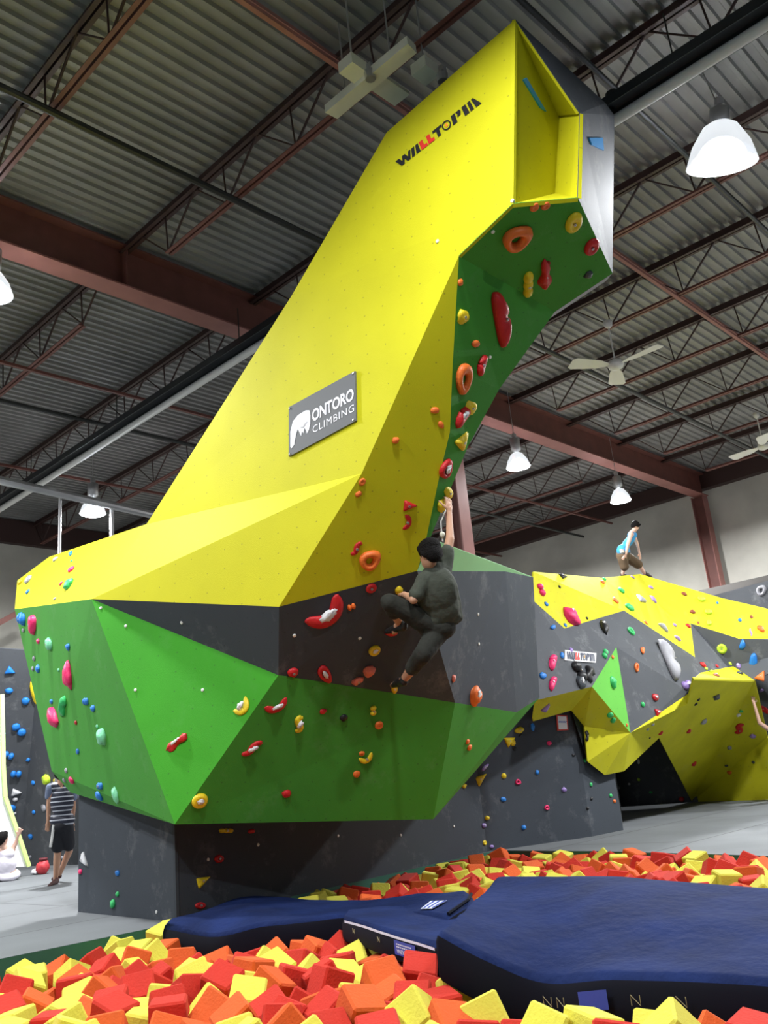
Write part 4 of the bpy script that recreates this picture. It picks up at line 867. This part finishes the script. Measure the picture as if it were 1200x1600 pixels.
# label and strap at the upturned right end of the long mat
fe = lambda u, v, h=0: SAm(.885+.06*u, .60+.3*v)+Vector((0, 0, .012))
bm = B(); bm.faces.new([bm.verts.new(fe(u, v)) for u, v in ((0, 0), (.7, .0), (.55, 1), (-.1, 1))]); o = obj('label_patch', bm, LABW, mA); o['label'] = 'white and blue label'
bm = B()
for q_ in (.15, .42, .7):
    f4 = lambda u, v: fe(u-.15*v, v)+Vector((0, 0, .003)); bm.faces.new([bm.verts.new(f4(u, v)) for u, v in ((q_*.85, .05), (q_*.85+.09, .05), (q_*.85+.09, .95), (q_*.85, .95))])
obj('print', bm, LABB, mA)
bm = B(); tube(bm, [SAm(.995, .3)+Vector((0, 0, .02)), SAm(.995, .6)+Vector((0, 0, .03)), SAm(.99, .95)+Vector((0, 0, .01))], .012, 6); obj('strap', bm, NAVS, mA)

# ================================================================== FOAM PIT
rnd = random.Random(11)
def px_of(x, y, z): return proj(Vector((x, y, z)))
MATPX = [[(778, 1369), (950, 1367), (1200, 1384), (1500, 1412), (1650, 1545), (1200, 1530), (955, 1521), (850, 1524), (758, 1493), (683, 1456), (742, 1405)],
         [(262, 1437), (397, 1399), (520, 1408), (620, 1401), (731, 1389), (738, 1402), (700, 1430), (720, 1488), (590, 1447), (535, 1431), (430, 1440), (345, 1456), (256, 1447)]]
def inside(p, poly):
    c = False; j = len(poly)-1
    for i in range(len(poly)):
        if (poly[i][1] > p[1]) != (poly[j][1] > p[1]) and p[0] < (poly[j][0]-poly[i][0])*(p[1]-poly[i][1])/(poly[j][1]-poly[i][1])+poly[i][0]: c = not c
        j = i
    return c
MATXY = [[(lambda q: (q.x, q.y))(V(x, y, z=.12)) for x, y in m_] for m_ in MATPX]
PXY = PIT
def zsurf(x, y):
    z = -.12+.05*noise.noise(Vector((x*.9, y*.9, 1)))
    if y > 7.0 and x < 5: z -= .22*min(1, (y-7.0)/.6)*max(0, min(1, (4.6-x)/.8))
    return z
pts = []; grid = {}
def ok(x, y, md):
    gx, gy = int(x/.25), int(y/.25)
    for a in (-1, 0, 1):
        for b_ in (-1, 0, 1):
            for q in grid.get((gx+a, gy+b_), ()):
                if (q[0]-x)**2+(q[1]-y)**2 < md*md: return False
    return True
for _ in range(60000):
    x, y = rnd.uniform(1.9, 10.4), rnd.uniform(-.5, 8.2)
    if not inside((x, y), PXY) or not ok(x, y, .185): continue
    ed = min((abs((b_[0]-a[0])*(a[1]-y)-(a[0]-x)*(b_[1]-a[1]))/math.hypot(b_[0]-a[0], b_[1]-a[1])) for a, b_ in zip(PXY, PXY[1:]+PXY[:1]))
    if ed < .13: continue
    q = px_of(x, y, 0)
    if q[0] < -90 or q[0] > 1290 or q[1] > 1720: continue
    under = any(inside((x, y), m_) for m_ in MATXY)
    grid.setdefault((int(x/.25), int(y/.25)), []).append((x, y))
    pts.append((x, y, zsurf(x, y)-(.22 if under else 0)+rnd.uniform(-.055, .055), q, under))
def cube_bm(bm, s, M, c):
    h_ = s/2; r = .012; vs = []
    tmp = bmesh.new(); bmesh.ops.create_cube(tmp, size=s); bmesh.ops.bevel(tmp, geom=tmp.edges[:], offset=r, segments=1, affect='EDGES')
    mp = {}
    for v in tmp.verts: mp[v] = bm.verts.new(M @ v.co+c)
    fs_ = [bm.faces.new([mp[v] for v in f.verts]) for f in tmp.faces]; tmp.free(); return fs_
def rot(): return Matrix.Rotation(rnd.uniform(0, 6.28), 3, 'Z') @ Matrix.Rotation(rnd.gauss(0, .42), 3, 'X') @ Matrix.Rotation(rnd.gauss(0, .42), 3, 'Y')
FM = (FOAMR, FOAMO, FOAMY); FN = ('red', 'orange', 'yellow')
cm = []
for m_ in FM:
    me = bpy.data.meshes.new('foam_cube'); b_ = B(); cube_bm(b_, .2, Matrix.Identity(3), Vector()); b_.to_mesh(me); b_.free(); me.materials.append(m_); cm.append(me)
vis = [p for p in pts if not p[4] and -40 < p[3][0] < 1240 and p[3][1] < 1640]
vis.sort(key=lambda p: p[3][2]); ind = set(id(p) for p in vis[:300])
stuff = B(); zone = lambda p: 'in the near foam heap, before the navy mats' if p[0]+.25*p[1] < 5.9 else 'in the far foam heap, beyond the navy mats'
for p in pts:
    c = rnd.choices((0, 1, 2), (.36, .24, .40))[0]
    if id(p) in ind:
        o = bpy.data.objects.new('foam_cube', cm[c]); C.objects.link(o)
        o.matrix_world = Matrix.Translation(p[:3]) @ rot().to_4x4()
        tag(o, FN[c]+' foam cube '+zone(p), 'foam cube', FN[c]+' foam cubes '+zone(p))
    else:
        for f in cube_bm(stuff, .2, rot(), Vector(p[:3])): f.material_index = c
for _ in range(5200):       # the layers below, seen through the gaps
    x, y = rnd.uniform(1.9, 10.4), rnd.uniform(-.4, 8.2)
    if not inside((x, y), PXY): continue
    q = px_of(x, y, 0)
    if q[0] < -80 or q[0] > 1280 or q[1] > 1700: continue
    ed = min((abs((b_[0]-a[0])*(a[1]-y)-(a[0]-x)*(b_[1]-a[1]))/math.hypot(b_[0]-a[0], b_[1]-a[1])) for a, b_ in zip(PXY, PXY[1:]+PXY[:1]))
    if ed < .14: continue
    c = rnd.choices((0, 1, 2), (.36, .24, .40))[0]
    for f in cube_bm(stuff, .2, rot(), Vector((x, y, zsurf(x, y)-rnd.uniform(.16, .26)-(.2 if any(inside((x, y), m_) for m_ in MATXY) else 0)))): f.material_index = c
so = obj('foam_cubes', stuff, list(FM)); tag(so, 'mass of smaller-looking foam cubes filling the rest of the pit', 'foam cubes', None, 'stuff')

# ================================================================== PEOPLE
SKIN = mat('skin', (.50, .27, .17), .55, var=.06, vscale=8); SKINP = mat('pale_skin', (.62, .38, .29), .55, var=.06, vscale=8)
HAIR = mat('black_hair', (.006, .005, .005), .8, bump=.8, bscale=90, spec=.15)
def blob(name, prims, voxel, m, parent, wrinkle=0, seed=0):
    """one continuous smooth surface grown over tapered limbs and rounded masses"""
    bm = B()
    for pr in prims:
        if pr[0] == 'c':
            _, a, b_, ra, rb = pr; a = Vector(a); b_ = Vector(b_); d = (b_-a); L = d.length
            z = d.normalized() if L > 1e-6 else Vector((0, 0, 1)); x = z.orthogonal().normalized(); y = z.cross(x); n = 14; rings = []
            K = 5
            prof = [(-math.sin(PI/2*(1-k/K))*ra, math.cos(PI/2*(1-k/K))*ra) for k in range(K+1)]+[(L+math.sin(PI/2*k/K)*rb, math.cos(PI/2*k/K)*rb) for k in range(K+1)]
            prof[0] = (prof[0][0], ra*.05); prof[-1] = (prof[-1][0], rb*.05)
            for h_, r_ in prof: rings.append([bm.verts.new(a+z*h_+(x*math.cos(2*PI*k/n)+y*math.sin(2*PI*k/n))*r_) for k in range(n)])
            for i in range(len(rings)-1):
                for k in range(n): bm.faces.new((rings[i][k], rings[i][(k+1) % n], rings[i+1][(k+1) % n], rings[i+1][k]))
            bm.faces.new(rings[0][::-1]); bm.faces.new(rings[-1])
        else:
            _, c, X, Y, Z = pr; vs = bmesh.ops.create_icosphere(bm, subdivisions=3, radius=1)['verts']
            for v in vs: p = v.co.copy(); v.co = Vector(c)+X*p.x+Y*p.y+Z*p.z
    bmesh.ops.recalc_face_normals(bm, faces=bm.faces)
    me = bpy.data.meshes.new('t'); bm.to_mesh(me); bm.free(); o = bpy.data.objects.new('t', me); C.objects.link(o)
    r = o.modifiers.new('r', 'REMESH'); r.mode = 'VOXEL'; r.voxel_size = voxel; r.adaptivity = 0
    s = o.modifiers.new('s', 'SMOOTH'); s.factor = .6; s.iterations = 4
    me2 = bpy.data.meshes.new_from_object(o.evaluated_get(bpy.context.evaluated_depsgraph_get())); bpy.data.objects.remove(o)
    if wrinkle:
        for v in me2.vertices:
            p = v.co; k = noise.noise(Vector((p.x*9+p.z*5+seed, p.y*9-p.z*4, p.z*7)))*.65+noise.noise(Vector((p.x*20+p.z*9, p.y*20+seed, p.z*13)))*.35
            v.co = p+v.normal*k*wrinkle
    return obj(name, me2, m, parent, True)
def cap(a, b_, ra, rb): return ('c', a, b_, ra, rb)
def ell(c, X, Y, Z): return ('e', c, X, Y, Z)
def lerp(a, b_, t): return a*(1-t)+b_*t
def hand(wr, d, back, side, s=1.0, curl=.9, spread=.12):
    """palm, four bent fingers and a thumb; d along the hand, back = back of the hand, side = towards the thumb"""
    d = d.normalized(); back = (back-d*back.dot(d)).normalized(); side = d.cross(back)*(1 if d.cross(back).dot(side) > 0 else -1)
    P = [cap(wr, wr+d*.03*s, .026*s, .028*s), ell(wr+d*.055*s, side*.042*s, d*.05*s, back*.017*s)]
    for k, (o_, L) in enumerate(((.030, .072), (.010, .080), (-.011, .074), (-.030, .058))):
        p = wr+d*.092*s+side*o_*s; dr = (d+side*spread*(1.5-k)*.5).normalized(); r = .0092*s; c_ = curl*.55
        for j in range(3):
            q = p+dr*L*(.45, .32, .26)[j]*s; P.append(cap(p, q, r, r*.9)); p = q; r *= .92
            dr = (dr*math.cos(c_)-back*math.sin(c_)).normalized(); 
    p = wr+d*.03*s+side*.03*s; dr = (side*.8+d*.7-back*.25).normalized()
    for L, r in ((.04, .013), (.034, .0105), (.026, .0095)):
        q = p+dr*L*s; P.append(cap(p, q, r*s, r*.9*s)); p = q; dr = (dr+d*.5-back*.35).normalized()
    return P
def head(c, face, up, s=1.0):
    """skull, jaw, nose, brow, ears"""
    face = face.normalized(); up = (up-face*up.dot(face)).normalized(); sd = face.cross(up)
    P = [ell(c+up*.025*s-face*.012*s, sd*.074*s, face*.094*s, up*.088*s), ell(c-up*.045*s+face*.022*s, sd*.056*s, face*.066*s, up*.07*s),
         cap(c-up*.095*s+face*.055*s, c-up*.09*s+face*.06*s, .024*s, .022*s), cap(c+up*.008*s+face*.09*s, c-up*.026*s+face*.106*s, .009*s, .0135*s),
         cap(c+up*.022*s+face*.083*s+sd*.03*s, c+up*.022*s+face*.083*s-sd*.03*s, .011*s, .011*s), cap(c-up*.058*s+face*.085*s+sd*.015*s, c-up*.058*s+face*.085*s-sd*.015*s, .009*s, .009*s)]
    for e in (-1, 1):
        P.append(ell(c+sd*e*.076*s-up*.01*s-face*.01*s, sd*.009*s, face*.018*s, up*.032*s)); P.append(ell(c+sd*e*.036*s-up*.012*s+face*.062*s, sd*.02*s, face*.02*s, up*.02*s))
    return P
def face_marks(c, face, up, par, s=1.0):
    face = face.normalized(); up = (up-face*up.dot(face)).normalized(); sd = face.cross(up)
    for e in (-1, 1):
        bm = B(); v = bmesh.ops.create_icosphere(bm, subdivisions=2, radius=1)['verts']
        for q in v: p = q.co.copy(); q.co = c+sd*(e*.031+p.x*.013)*s+up*(.004+p.y*.006)*s+face*(.086+p.z*.007)*s
        obj('eye', bm, HAIR, par, True)
    bm = B(); v = bmesh.ops.create_icosphere(bm, subdivisions=2, radius=1)['verts']
    for q in v: p = q.co.copy(); q.co = c+sd*p.x*.024*s+up*(-.060+p.y*.005)*s+face*(.093+p.z*.006)*s
    obj('mouth', bm, mat('lips', (.35, .1, .08), .5), par, True)
def hair(c, face, up, s, parent, prims=()):
    face = face.normalized(); up = (up-face*up.dot(face)).normalized(); sd = face.cross(up)
    P = [ell(c+up*.045*s-face*.02*s, sd*.088*s, face*.104*s, up*.082*s), ell(c-up*.005*s-face*.055*s, sd*.082*s, face*.062*s, up*.085*s), cap(c+up*.09*s+face*.055*s+sd*.03*s, c+up*.085*s+face*.06*s-sd*.03*s, .025*s, .025*s)]
    for e in (-1, 1): P.append(cap(c+sd*e*.07*s+up*.04*s-face*.005*s, c+sd*e*.075*s-up*.02*s-face*.03*s, .022*s, .018*s))
    return blob('hair', P+list(prims), .009*s, HAIR, parent, .006, 3)
def shoe(heel, toe, up, m, parent, s=1.0):
    d = (toe-heel).normalized(); L = (toe-heel).length
    P = [cap(heel+up*.025*s, heel+d*L*.35+up*.03*s, .036*s, .04*s), cap(heel+d*L*.35+up*.022*s, toe-d*.02*s, .040*s, .024*s), cap(heel+up*.05*s, heel+up*.03*s+d*.04*s, .036*s, .036*s)]
    return blob('shoe', P, .008, m, parent)

# ---- the climber
wd = lambda px, py: (hit(px, py)[0]-CAM).dot(fwd)
A = lambda px, py, d: V(px, py, d)
cl = thing('person', 'person in dark olive shirt and rolled trousers hanging by one raised arm on the tower', 'person', A(680, 960, 7.4))
dH = wd(697, 772); hR = A(702, 800, dH-.10); eR = A(703, 842, 7.50); sR = A(693, 893, 7.38); sL = A(664, 908, 7.26); nk_ = A(681, 890, 7.33)
chst = A(682, 925, 7.3); wst = A(684, 958, 7.34); hpR = A(690, 980, 7.38); hpL = A(676, 978, 7.32)
eL = A(646, 937, 7.16); wL = A(632, 929, 7.40); knL = A(609, 941, 7.22); anL = A(624, 973, 7.5); knR = A(661, 1022, 7.16); anR = A(631, 1062, 7.5)
hc = A(671, 867, 7.30); fc = (A(652, 885, 7.45)-hc); hu = (A(676, 845, 7.27)-hc)
toeR = A(613, 1071, wd(616, 1076)-.10); heelR = anR-UP*.045+(anR-toeR).normalized()*.02
heelL = A(631, 984, 7.47); toeL = A(603, 987, min(wd(603, 987)-.08, 7.72))
bodyP = head(hc, fc, hu)+[cap(hc-hu.normalized()*.07, nk_, .052, .056), cap(nk_, sR, .06, .062), cap(nk_, sL, .06, .06), ell(chst, RT*.155, UP*.2, fwd*.10), ell(wst, RT*.13, UP*.16, fwd*.095), ell(lerp(hpR, hpL, .5), RT*.145, UP*.11, fwd*.11),
         cap(sR, eR, .05, .038), cap(eR, hR, .036, .024), cap(sL, eL, .048, .037), cap(eL, wL, .035, .024), cap(hpR, knR, .082, .055), cap(lerp(hpR, knR, .9), lerp(knR, anR, .4), .055, .055), cap(lerp(knR, anR, .4), anR, .054, .033),
         cap(hpL, knL, .082, .055), cap(knL, lerp(knL, anL, .4), .053, .054), cap(lerp(knL, anL, .4), anL, .052, .033), cap(anR, toeR-UP*.0, .032, .026), cap(anL, lerp(heelL, toeL, .5), .033, .03)]
gR = A(700, 771, dH-.03); bodyP += hand(hR, gR-hR, -fwd+RT*.7, -RT, .95, 1.0)
gL = A(618, 923, wd(622, 924)-.05); bodyP += hand(wL, gL-wL, -fwd*.6+UP*.6, UP, .9, .9)
blob('body', bodyP, .0062, SKIN, cl)
face_marks(hc, fc, hu, cl)
sdv = fc.normalized().cross(hu.normalized()).normalized()
hair(hc, fc, hu, 1.08, cl, [cap(hc-fc.normalized()*.05-hu.normalized()*.04, hc-fc.normalized()*.07-hu.normalized()*.10, .05, .035), cap(hc+hu.normalized()*.06+fc.normalized()*.07+sdv*.05, hc+hu.normalized()*.05+fc.normalized()*.1, .03, .02)])
OLV = mat('olive_cloth', (.045, .052, .038), .9, bump=.4, bscale=22, var=.2, vscale=5); OLD = mat('dark_olive_trousers', (.018, .019, .014), .9, bump=.4, bscale=22, var=.2, vscale=5)
hem = A(694, 973, 7.32)
blob('shirt', [cap(lerp(nk_, hc, .1), sR, .062, .078), cap(nk_, sL, .07, .076), cap(sR, lerp(sR, eR, .62), .074, .060), cap(sL, lerp(sL, eL, .72), .072, .064), ell(chst, RT*.182, UP*.215, fwd*.13), ell(A(687, 950, 7.33), RT*.172, UP*.165, fwd*.13),
               cap(A(678, 968, 7.3), A(705, 962, 7.36), .085, .09), cap(A(708, 925, 7.36), A(714, 964, 7.36), .05, .052)], .009, OLV, cl, .011, 2)
blob('trousers', [ell(lerp(hpR, hpL, .5)+UP*.0, RT*.165, UP*.12, fwd*.135), cap(hpR, knR, .100, .078), cap(knR, lerp(knR, anR, .52), .078, .066), cap(hpL, knL, .100, .078), cap(knL, lerp(knL, anL, .45), .078, .07)], .009, OLD, cl, .010, 7)
BSH = mat('black_shoe', (.008, .008, .009), .5, bump=.2); shoe(heelR, toeR, UP, BSH, cl, 1.0); shoe(heelL, toeL, UP, BSH, cl, 1.0)
cr_ = obj('cord', tube(B(), [A(699, 793, dH-.04), A(694, 803, dH-.05), A(689, 815, dH-.05), A(690, 833, dH-.06), A(692, 846, dH-.06)], .006, 6), WHITE); tag(cr_, 'white cord hanging from the yellow hold beside the raised forearm', 'cord')
bm = B(); c_ = A(691, 836, dH-.06)
for q in bmesh.ops.create_icosphere(bm, subdivisions=2, radius=1)['verts']: p = q.co.copy(); q.co = c_+RT*p.x*.022*(1+p.z*.4)+UP*p.z*.03+fwd*p.y*.02
obj('bell', bm, CREAM, cr_, True)

# ---- person walking along the top of the back wall
dT = (W['A2']-CAM).dot(fwd)+.25; s_ = dT/F; a = lambda x, y, o_=0: V(x, y, dT+o_)
wk = thing('person', 'person in blue top and brown shorts stooping along the top of the wall', 'person', a(993, 900)); P_ = 1.0
hcw = a(993, 822); fw = a(1003, 830)-hcw; hw = a(990, 812)-hcw
sn_ = a(986, 835, -.12); sf_ = a(990, 835, .14); pv = a(974, 868); k1, f1 = a(976, 886, -.1), a(972, 899, -.05); k2, f2 = a(999, 883, .1), a(1008, 898, .15)
Sk = .78
blob('body', head(hcw, fw, hw, Sk)+[cap(hcw-hw.normalized()*.05, a(986, 833), .045, .05), cap(sn_, sf_, .06, .06), ell(a(981, 848), RT*.10+UP*.05, UP*.20+RT*.10, fwd*.13), ell(pv, RT*.12, UP*.11, fwd*.13),
     cap(sn_, a(981, 851, -.2), .048, .038), cap(a(981, 851, -.2), a(978, 866, -.22), .036, .026), cap(sf_, a(996, 851, .2), .045, .035), cap(a(996, 851, .2), a(999, 864, .2), .035, .024),
     cap(a(972, 870, -.08), k1, .085, .055), cap(k1, f1, .052, .032), cap(a(978, 870, .08), k2, .085, .055), cap(k2, f2, .052, .032)]+hand(a(978, 866, -.22), a(974, 872, -.22)-a(978, 866, -.22), -fwd, RT, .85, .5)+hand(a(999, 864, .2), a(1000, 870, .2)-a(999, 864, .2), fwd, -RT, .85, .5), .012, SKINP, wk)
hair(hcw, fw, hw, Sk*1.1, wk)
blob('vest', [cap(a(986, 836, -.08), a(990, 836, .1), .075, .075), ell(a(981, 848), RT*.13+UP*.05, UP*.20+RT*.11, fwd*.165), cap(a(973, 860, -.05), a(975, 861, .05), .13, .13)], .014, mat('blue_cotton', (.03, .25, .50), .8, var=.1), wk, .008)
blob('shorts', [ell(pv, RT*.15, UP*.13, fwd*.17), cap(a(972, 870, -.08), lerp(a(972, 870, -.08), k1, .95), .11, .095), cap(a(978, 870, .08), lerp(a(978, 870, .08), k2, .9), .115, .10)], .014, mat('brown_cotton', (.095, .06, .03), .9, var=.15), wk, .012, 4)
SHD = mat('dark_trainer', (.05, .035, .03), .6); shoe(f1-UP*.02, f1-UP*.05+RT*.16, UP, SHD, wk); shoe(f2-UP*.01, f2-UP*.05+RT*.15, UP, SHD, wk)
bm = B(); box(bm, (-.05, -.02, -.035), (.05, .02, .035)); o = obj('waist_pack', bm, WHITE, wk); o.location = a(972, 861, -.22)

# ---- person in the striped shirt at left
G0 = V(85, 1381, z=0); dS = (G0-CAM).dot(fwd); a = lambda x, y, o_=0: V(x, y, dS+o_)
st = thing('person', 'person in navy striped shirt and black shorts standing with back turned, head behind the tower', 'person', G0)
hcs = a(96, 1207); fws = fwd*1+RT*.2; ups = UP
shL, shR = a(79, 1231, -.02), a(112, 1231, .08); pv = a(97, 1289)
kL_, aL_ = a(90, 1333, -.02), a(87, 1373, 0); kR_, aR_ = a(108, 1330, .1), a(93, 1366, .35)
blob('body', head(hcs, fws, ups)+[cap(hcs-UP*.08, a(96, 1222), .055, .06), cap(shL, shR, .065, .065), ell(a(96, 1250), RT*.17, UP*.25, fwd*.12), ell(pv, RT*.16, UP*.12, fwd*.12),
     cap(shL, a(76, 1262), .05, .038), cap(a(76, 1262), a(75, 1284), .036, .026), cap(shR, a(115, 1262, .2), .05, .038), cap(a(115, 1262, .2), a(113, 1284, .3), .036, .026),
     cap(a(90, 1293), kL_, .09, .058), cap(kL_, lerp(kL_, aL_, .35), .055, .056), cap(lerp(kL_, aL_, .35), aL_, .055, .036), cap(a(104, 1293), kR_, .09, .058), cap(kR_, aR_, .056, .036)]
     +hand(a(75, 1284), -UP*.1-RT*.01, -fwd, RT, 1, .6)+hand(a(113, 1284, .3), -UP, -fwd, -RT, 1, .6), .011, SKIN, st)
hair(hcs, fws, ups, 1.05, st)
SHM = bpy.data.materials.new('striped_cotton'); SHM.use_nodes = True; nt = SHM.node_tree; tc = nt.nodes.new('ShaderNodeTexCoord'); sp = nt.nodes.new('ShaderNodeSeparateXYZ'); nt.links.new(tc.outputs['Object'], sp.inputs[0])
m1_ = nt.nodes.new('ShaderNodeMath'); m1_.operation = 'MULTIPLY'; m1_.inputs[1].default_value = 14.5; m2_ = nt.nodes.new('ShaderNodeMath'); m2_.operation = 'FRACT'; m3_ = nt.nodes.new('ShaderNodeMath'); m3_.operation = 'GREATER_THAN'; m3_.inputs[1].default_value = .74
nt.links.new(sp.outputs[2], m1_.inputs[0]); nt.links.new(m1_.outputs[0], m2_.inputs[0]); nt.links.new(m2_.outputs[0], m3_.inputs[0]); mx = nt.nodes.new('ShaderNodeMix'); mx.data_type = 'RGBA'
mx.inputs[6].default_value = (.010, .013, .03, 1); mx.inputs[7].default_value = (.5, .52, .58, 1); nt.links.new(m3_.outputs[0], mx.inputs[0]); nt.links.new(mx.outputs[2], nt.nodes['Principled BSDF'].inputs['Base Color'])
blob('shirt', [cap(a(83, 1230), a(109, 1230, .05), .085, .08), ell(a(97, 1252), RT*.185, UP*.26, fwd*.14), cap(a(90, 1281), a(105, 1281), .12, .12)], .012, SHM, st, .006)
blob('sleeve', [cap(shL, a(76, 1244), .075, .06)], .012, mat('grey_blue_cotton', (.16, .2, .3), .9), st); blob('sleeve', [cap(shR, a(115, 1246, .15), .075, .06)], .012, mat('grey_blue_cotton', (.16, .2, .3), .9), st)
BKS = mat('black_shorts', (.006, .007, .012), .8)
blob('shorts', [ell(pv, RT*.18, UP*.12, fwd*.15), cap(a(90, 1293), a(90, 1322, -.02), .115, .105), cap(a(104, 1293), a(107, 1320, .06), .115, .10)], .012, BKS, st, .006)
obj('side_stripe', tube(B(), [a(84, 1289, -.12), a(82, 1305, -.13), a(79, 1323, -.12)], .022, 8), WHITE, st)
SHG = mat('dark_red_trainer', (.06, .02, .02), .6)
gh = V(89, 1381, z=0); gt = V(76, 1385, z=0); shoe(gh+Vector((0, 0, .01)), gt+Vector((0, 0, .01)), Vector((0, 0, 1)), SHG, st); gh = V(94, 1370, z=0); blob('shoe', [cap(aR_-UP*.03, aR_-UP*.08-RT*.1, .04, .035)], .01, SHG, st)

# ---- seated person at the left edge
G1 = V(14, 1376, z=0); dS = (G1-CAM).dot(fwd); a = lambda x, y, o_=0: V(x, y, dS+o_)
se = thing('person', 'person in white sleeveless top seated on the floor at the left edge, arm raised', 'person', G1)
hcs = a(4, 1311); fws = fwd*.8+RT*.5
blob('body', head(hcs, fws, UP)+[cap(hcs-UP*.08, a(6, 1325), .052, .06), cap(a(-8, 1329, -.05), a(19, 1328, .05), .06, .055), ell(a(9, 1345), RT*.16, UP*.22, fwd*.12), ell(a(12, 1366), RT*.18, UP*.12, fwd*.15),
     cap(a(19, 1328, .05), a(25, 1317, .1), .045, .036), cap(a(25, 1317, .1), a(28, 1306, .1), .034, .024), cap(a(-8, 1329, -.05), a(-13, 1348, -.05), .045, .036), cap(a(-13, 1348, -.05), a(-8, 1364, .15), .034, .025),
     cap(a(5, 1368, .1), a(-6, 1364, .5), .085, .06), cap(a(-6, 1364, .5), a(8, 1368, .75), .055, .035), cap(a(18, 1368, .1), a(26, 1364, .5), .085, .06), cap(a(26, 1364, .5), a(14, 1366, .8), .055, .035)]
     +hand(a(28, 1306, .1), UP+RT*.4, -fwd, -RT, 1, .3, .4)+hand(a(-8, 1364, .15), fwd-UP*.3, UP, RT, 1, .5), .011, SKINP, se)
hair(hcs, fws, UP, 1.08, se)
blob('vest', [cap(a(-3, 1334), a(14, 1334), .10, .10), ell(a(9, 1350), RT*.185, UP*.23, fwd*.15), ell(a(13, 1367), RT*.21, UP*.10, fwd*.18)], .012, mat('white_cotton', (.72, .68, .76), .9), se, .008)
blob('shorts', [ell(a(12, 1370, .05), RT*.19, UP*.07, fwd*.16), cap(a(5, 1369, .1), a(-3, 1366, .4), .10, .085), cap(a(18, 1369, .1), a(24, 1366, .4), .10, .085)], .012, BKS, se)
# ---- climber cut by the right edge
dS = wd(1178, 1095)-.25; a = lambda x, y, o_=0: V(x, y, dS+o_)
re_ = thing('person', 'person in dark shirt cut by the right edge, bare forearm on the yellow overhang', 'person', a(1235, 1180))
hcs = a(1222, 1112, -.1); ww = a(1178, 1099, .02); ee = a(1187, 1130, -.12); ss = a(1214, 1148, -.15)
blob('body', head(hcs, fwd-RT*.2, UP)+[cap(hcs-UP*.08, a(1226, 1136, -.1), .055, .06), cap(ss, a(1245, 1146, -.2), .065, .065), ell(a(1231, 1166, -.1), RT*.17, UP*.24, fwd*.12), ell(a(1231, 1196, -.1), RT*.16, UP*.12, fwd*.12), cap(ss, ee, .052, .04), cap(ee, ww, .04, .027),
     cap(a(1245, 1146, -.2), a(1262, 1125, -.1), .05, .04), cap(a(1262, 1125, -.1), a(1260, 1100, .1), .038, .026), cap(a(1225, 1200, -.1), a(1212, 1222, .1), .085, .06), cap(a(1212, 1222, .1), a(1215, 1248, 0), .055, .035), cap(a(1237, 1200, -.1), a(1252, 1222, .1), .085, .06), cap(a(1252, 1222, .1), a(1250, 1250, 0), .055, .035)]
     +hand(ww, a(1176, 1088, .12)-ww, -fwd, RT, 1, .6, .3)+hand(a(1260, 1100, .1), UP, -fwd, -RT, 1, .6), .011, SKINP, re_)
hair(hcs, fwd-RT*.2, UP, 1.05, re_)
blob('shirt', [cap(lerp(ss, ee, .35), ss, .065, .075), cap(ss, a(1245, 1146, -.2), .08, .08), ell(a(1231, 1168, -.1), RT*.19, UP*.25, fwd*.145), cap(a(1245, 1146, -.2), a(1256, 1132, -.14), .075, .06)], .012, BKS, re_, .006)
blob('trousers', [ell(a(1231, 1198, -.1), RT*.18, UP*.11, fwd*.14), cap(a(1225, 1202, -.1), a(1212, 1224, .1), .10, .075), cap(a(1212, 1224, .1), a(1215, 1244, 0), .075, .06), cap(a(1237, 1202, -.1), a(1252, 1224, .1), .10, .075), cap(a(1252, 1224, .1), a(1250, 1246, 0), .075, .06)], .012, OLD, re_, .006)
# ---- small things on the left floor
G2 = V(67, 1366, z=0); bg = thing('bag', 'small red bag on the floor beside the standing person', 'bag', G2)
bm = B(); bmesh.ops.create_icosphere(bm, subdivisions=3, radius=1)
for v in bm.verts:
    p = v.co.copy(); q = 1+noise.noise(p*2)*.25; v.co = G2+Vector((p.x*.12*q, p.y*.12*q, .13+max(p.z, -.9)*.13*q))
obj('pouch', bm, mat('red_nylon', (.45, .03, .04), .6), bg, True)
bm = B(); lathe(bm, [(.075, 0), (.085, .03), (.07, .05), (.055, .03)], G2+Vector((0, 0, .24)), 16); obj('rim', bm, mat('dark_rim', (.1, .01, .015), .7), bg, True)
G3_ = V(59, 1366, z=0); bm = B(); bmesh.ops.create_icosphere(bm, subdivisions=3, radius=1)
for v in bm.verts:
    p = v.co.copy(); q = 1+noise.noise(p*2.5+Vector((5, 0, 0)))*.5; v.co = G3_+Vector((p.x*.12*q, p.y*.14*q, .05+max(p.z, -.9)*.055*q))
tag(obj('cloth', bm, mat('white_towel', (.75, .75, .78), .95), None, True), 'crumpled white cloth on the floor left of the red bag', 'cloth')
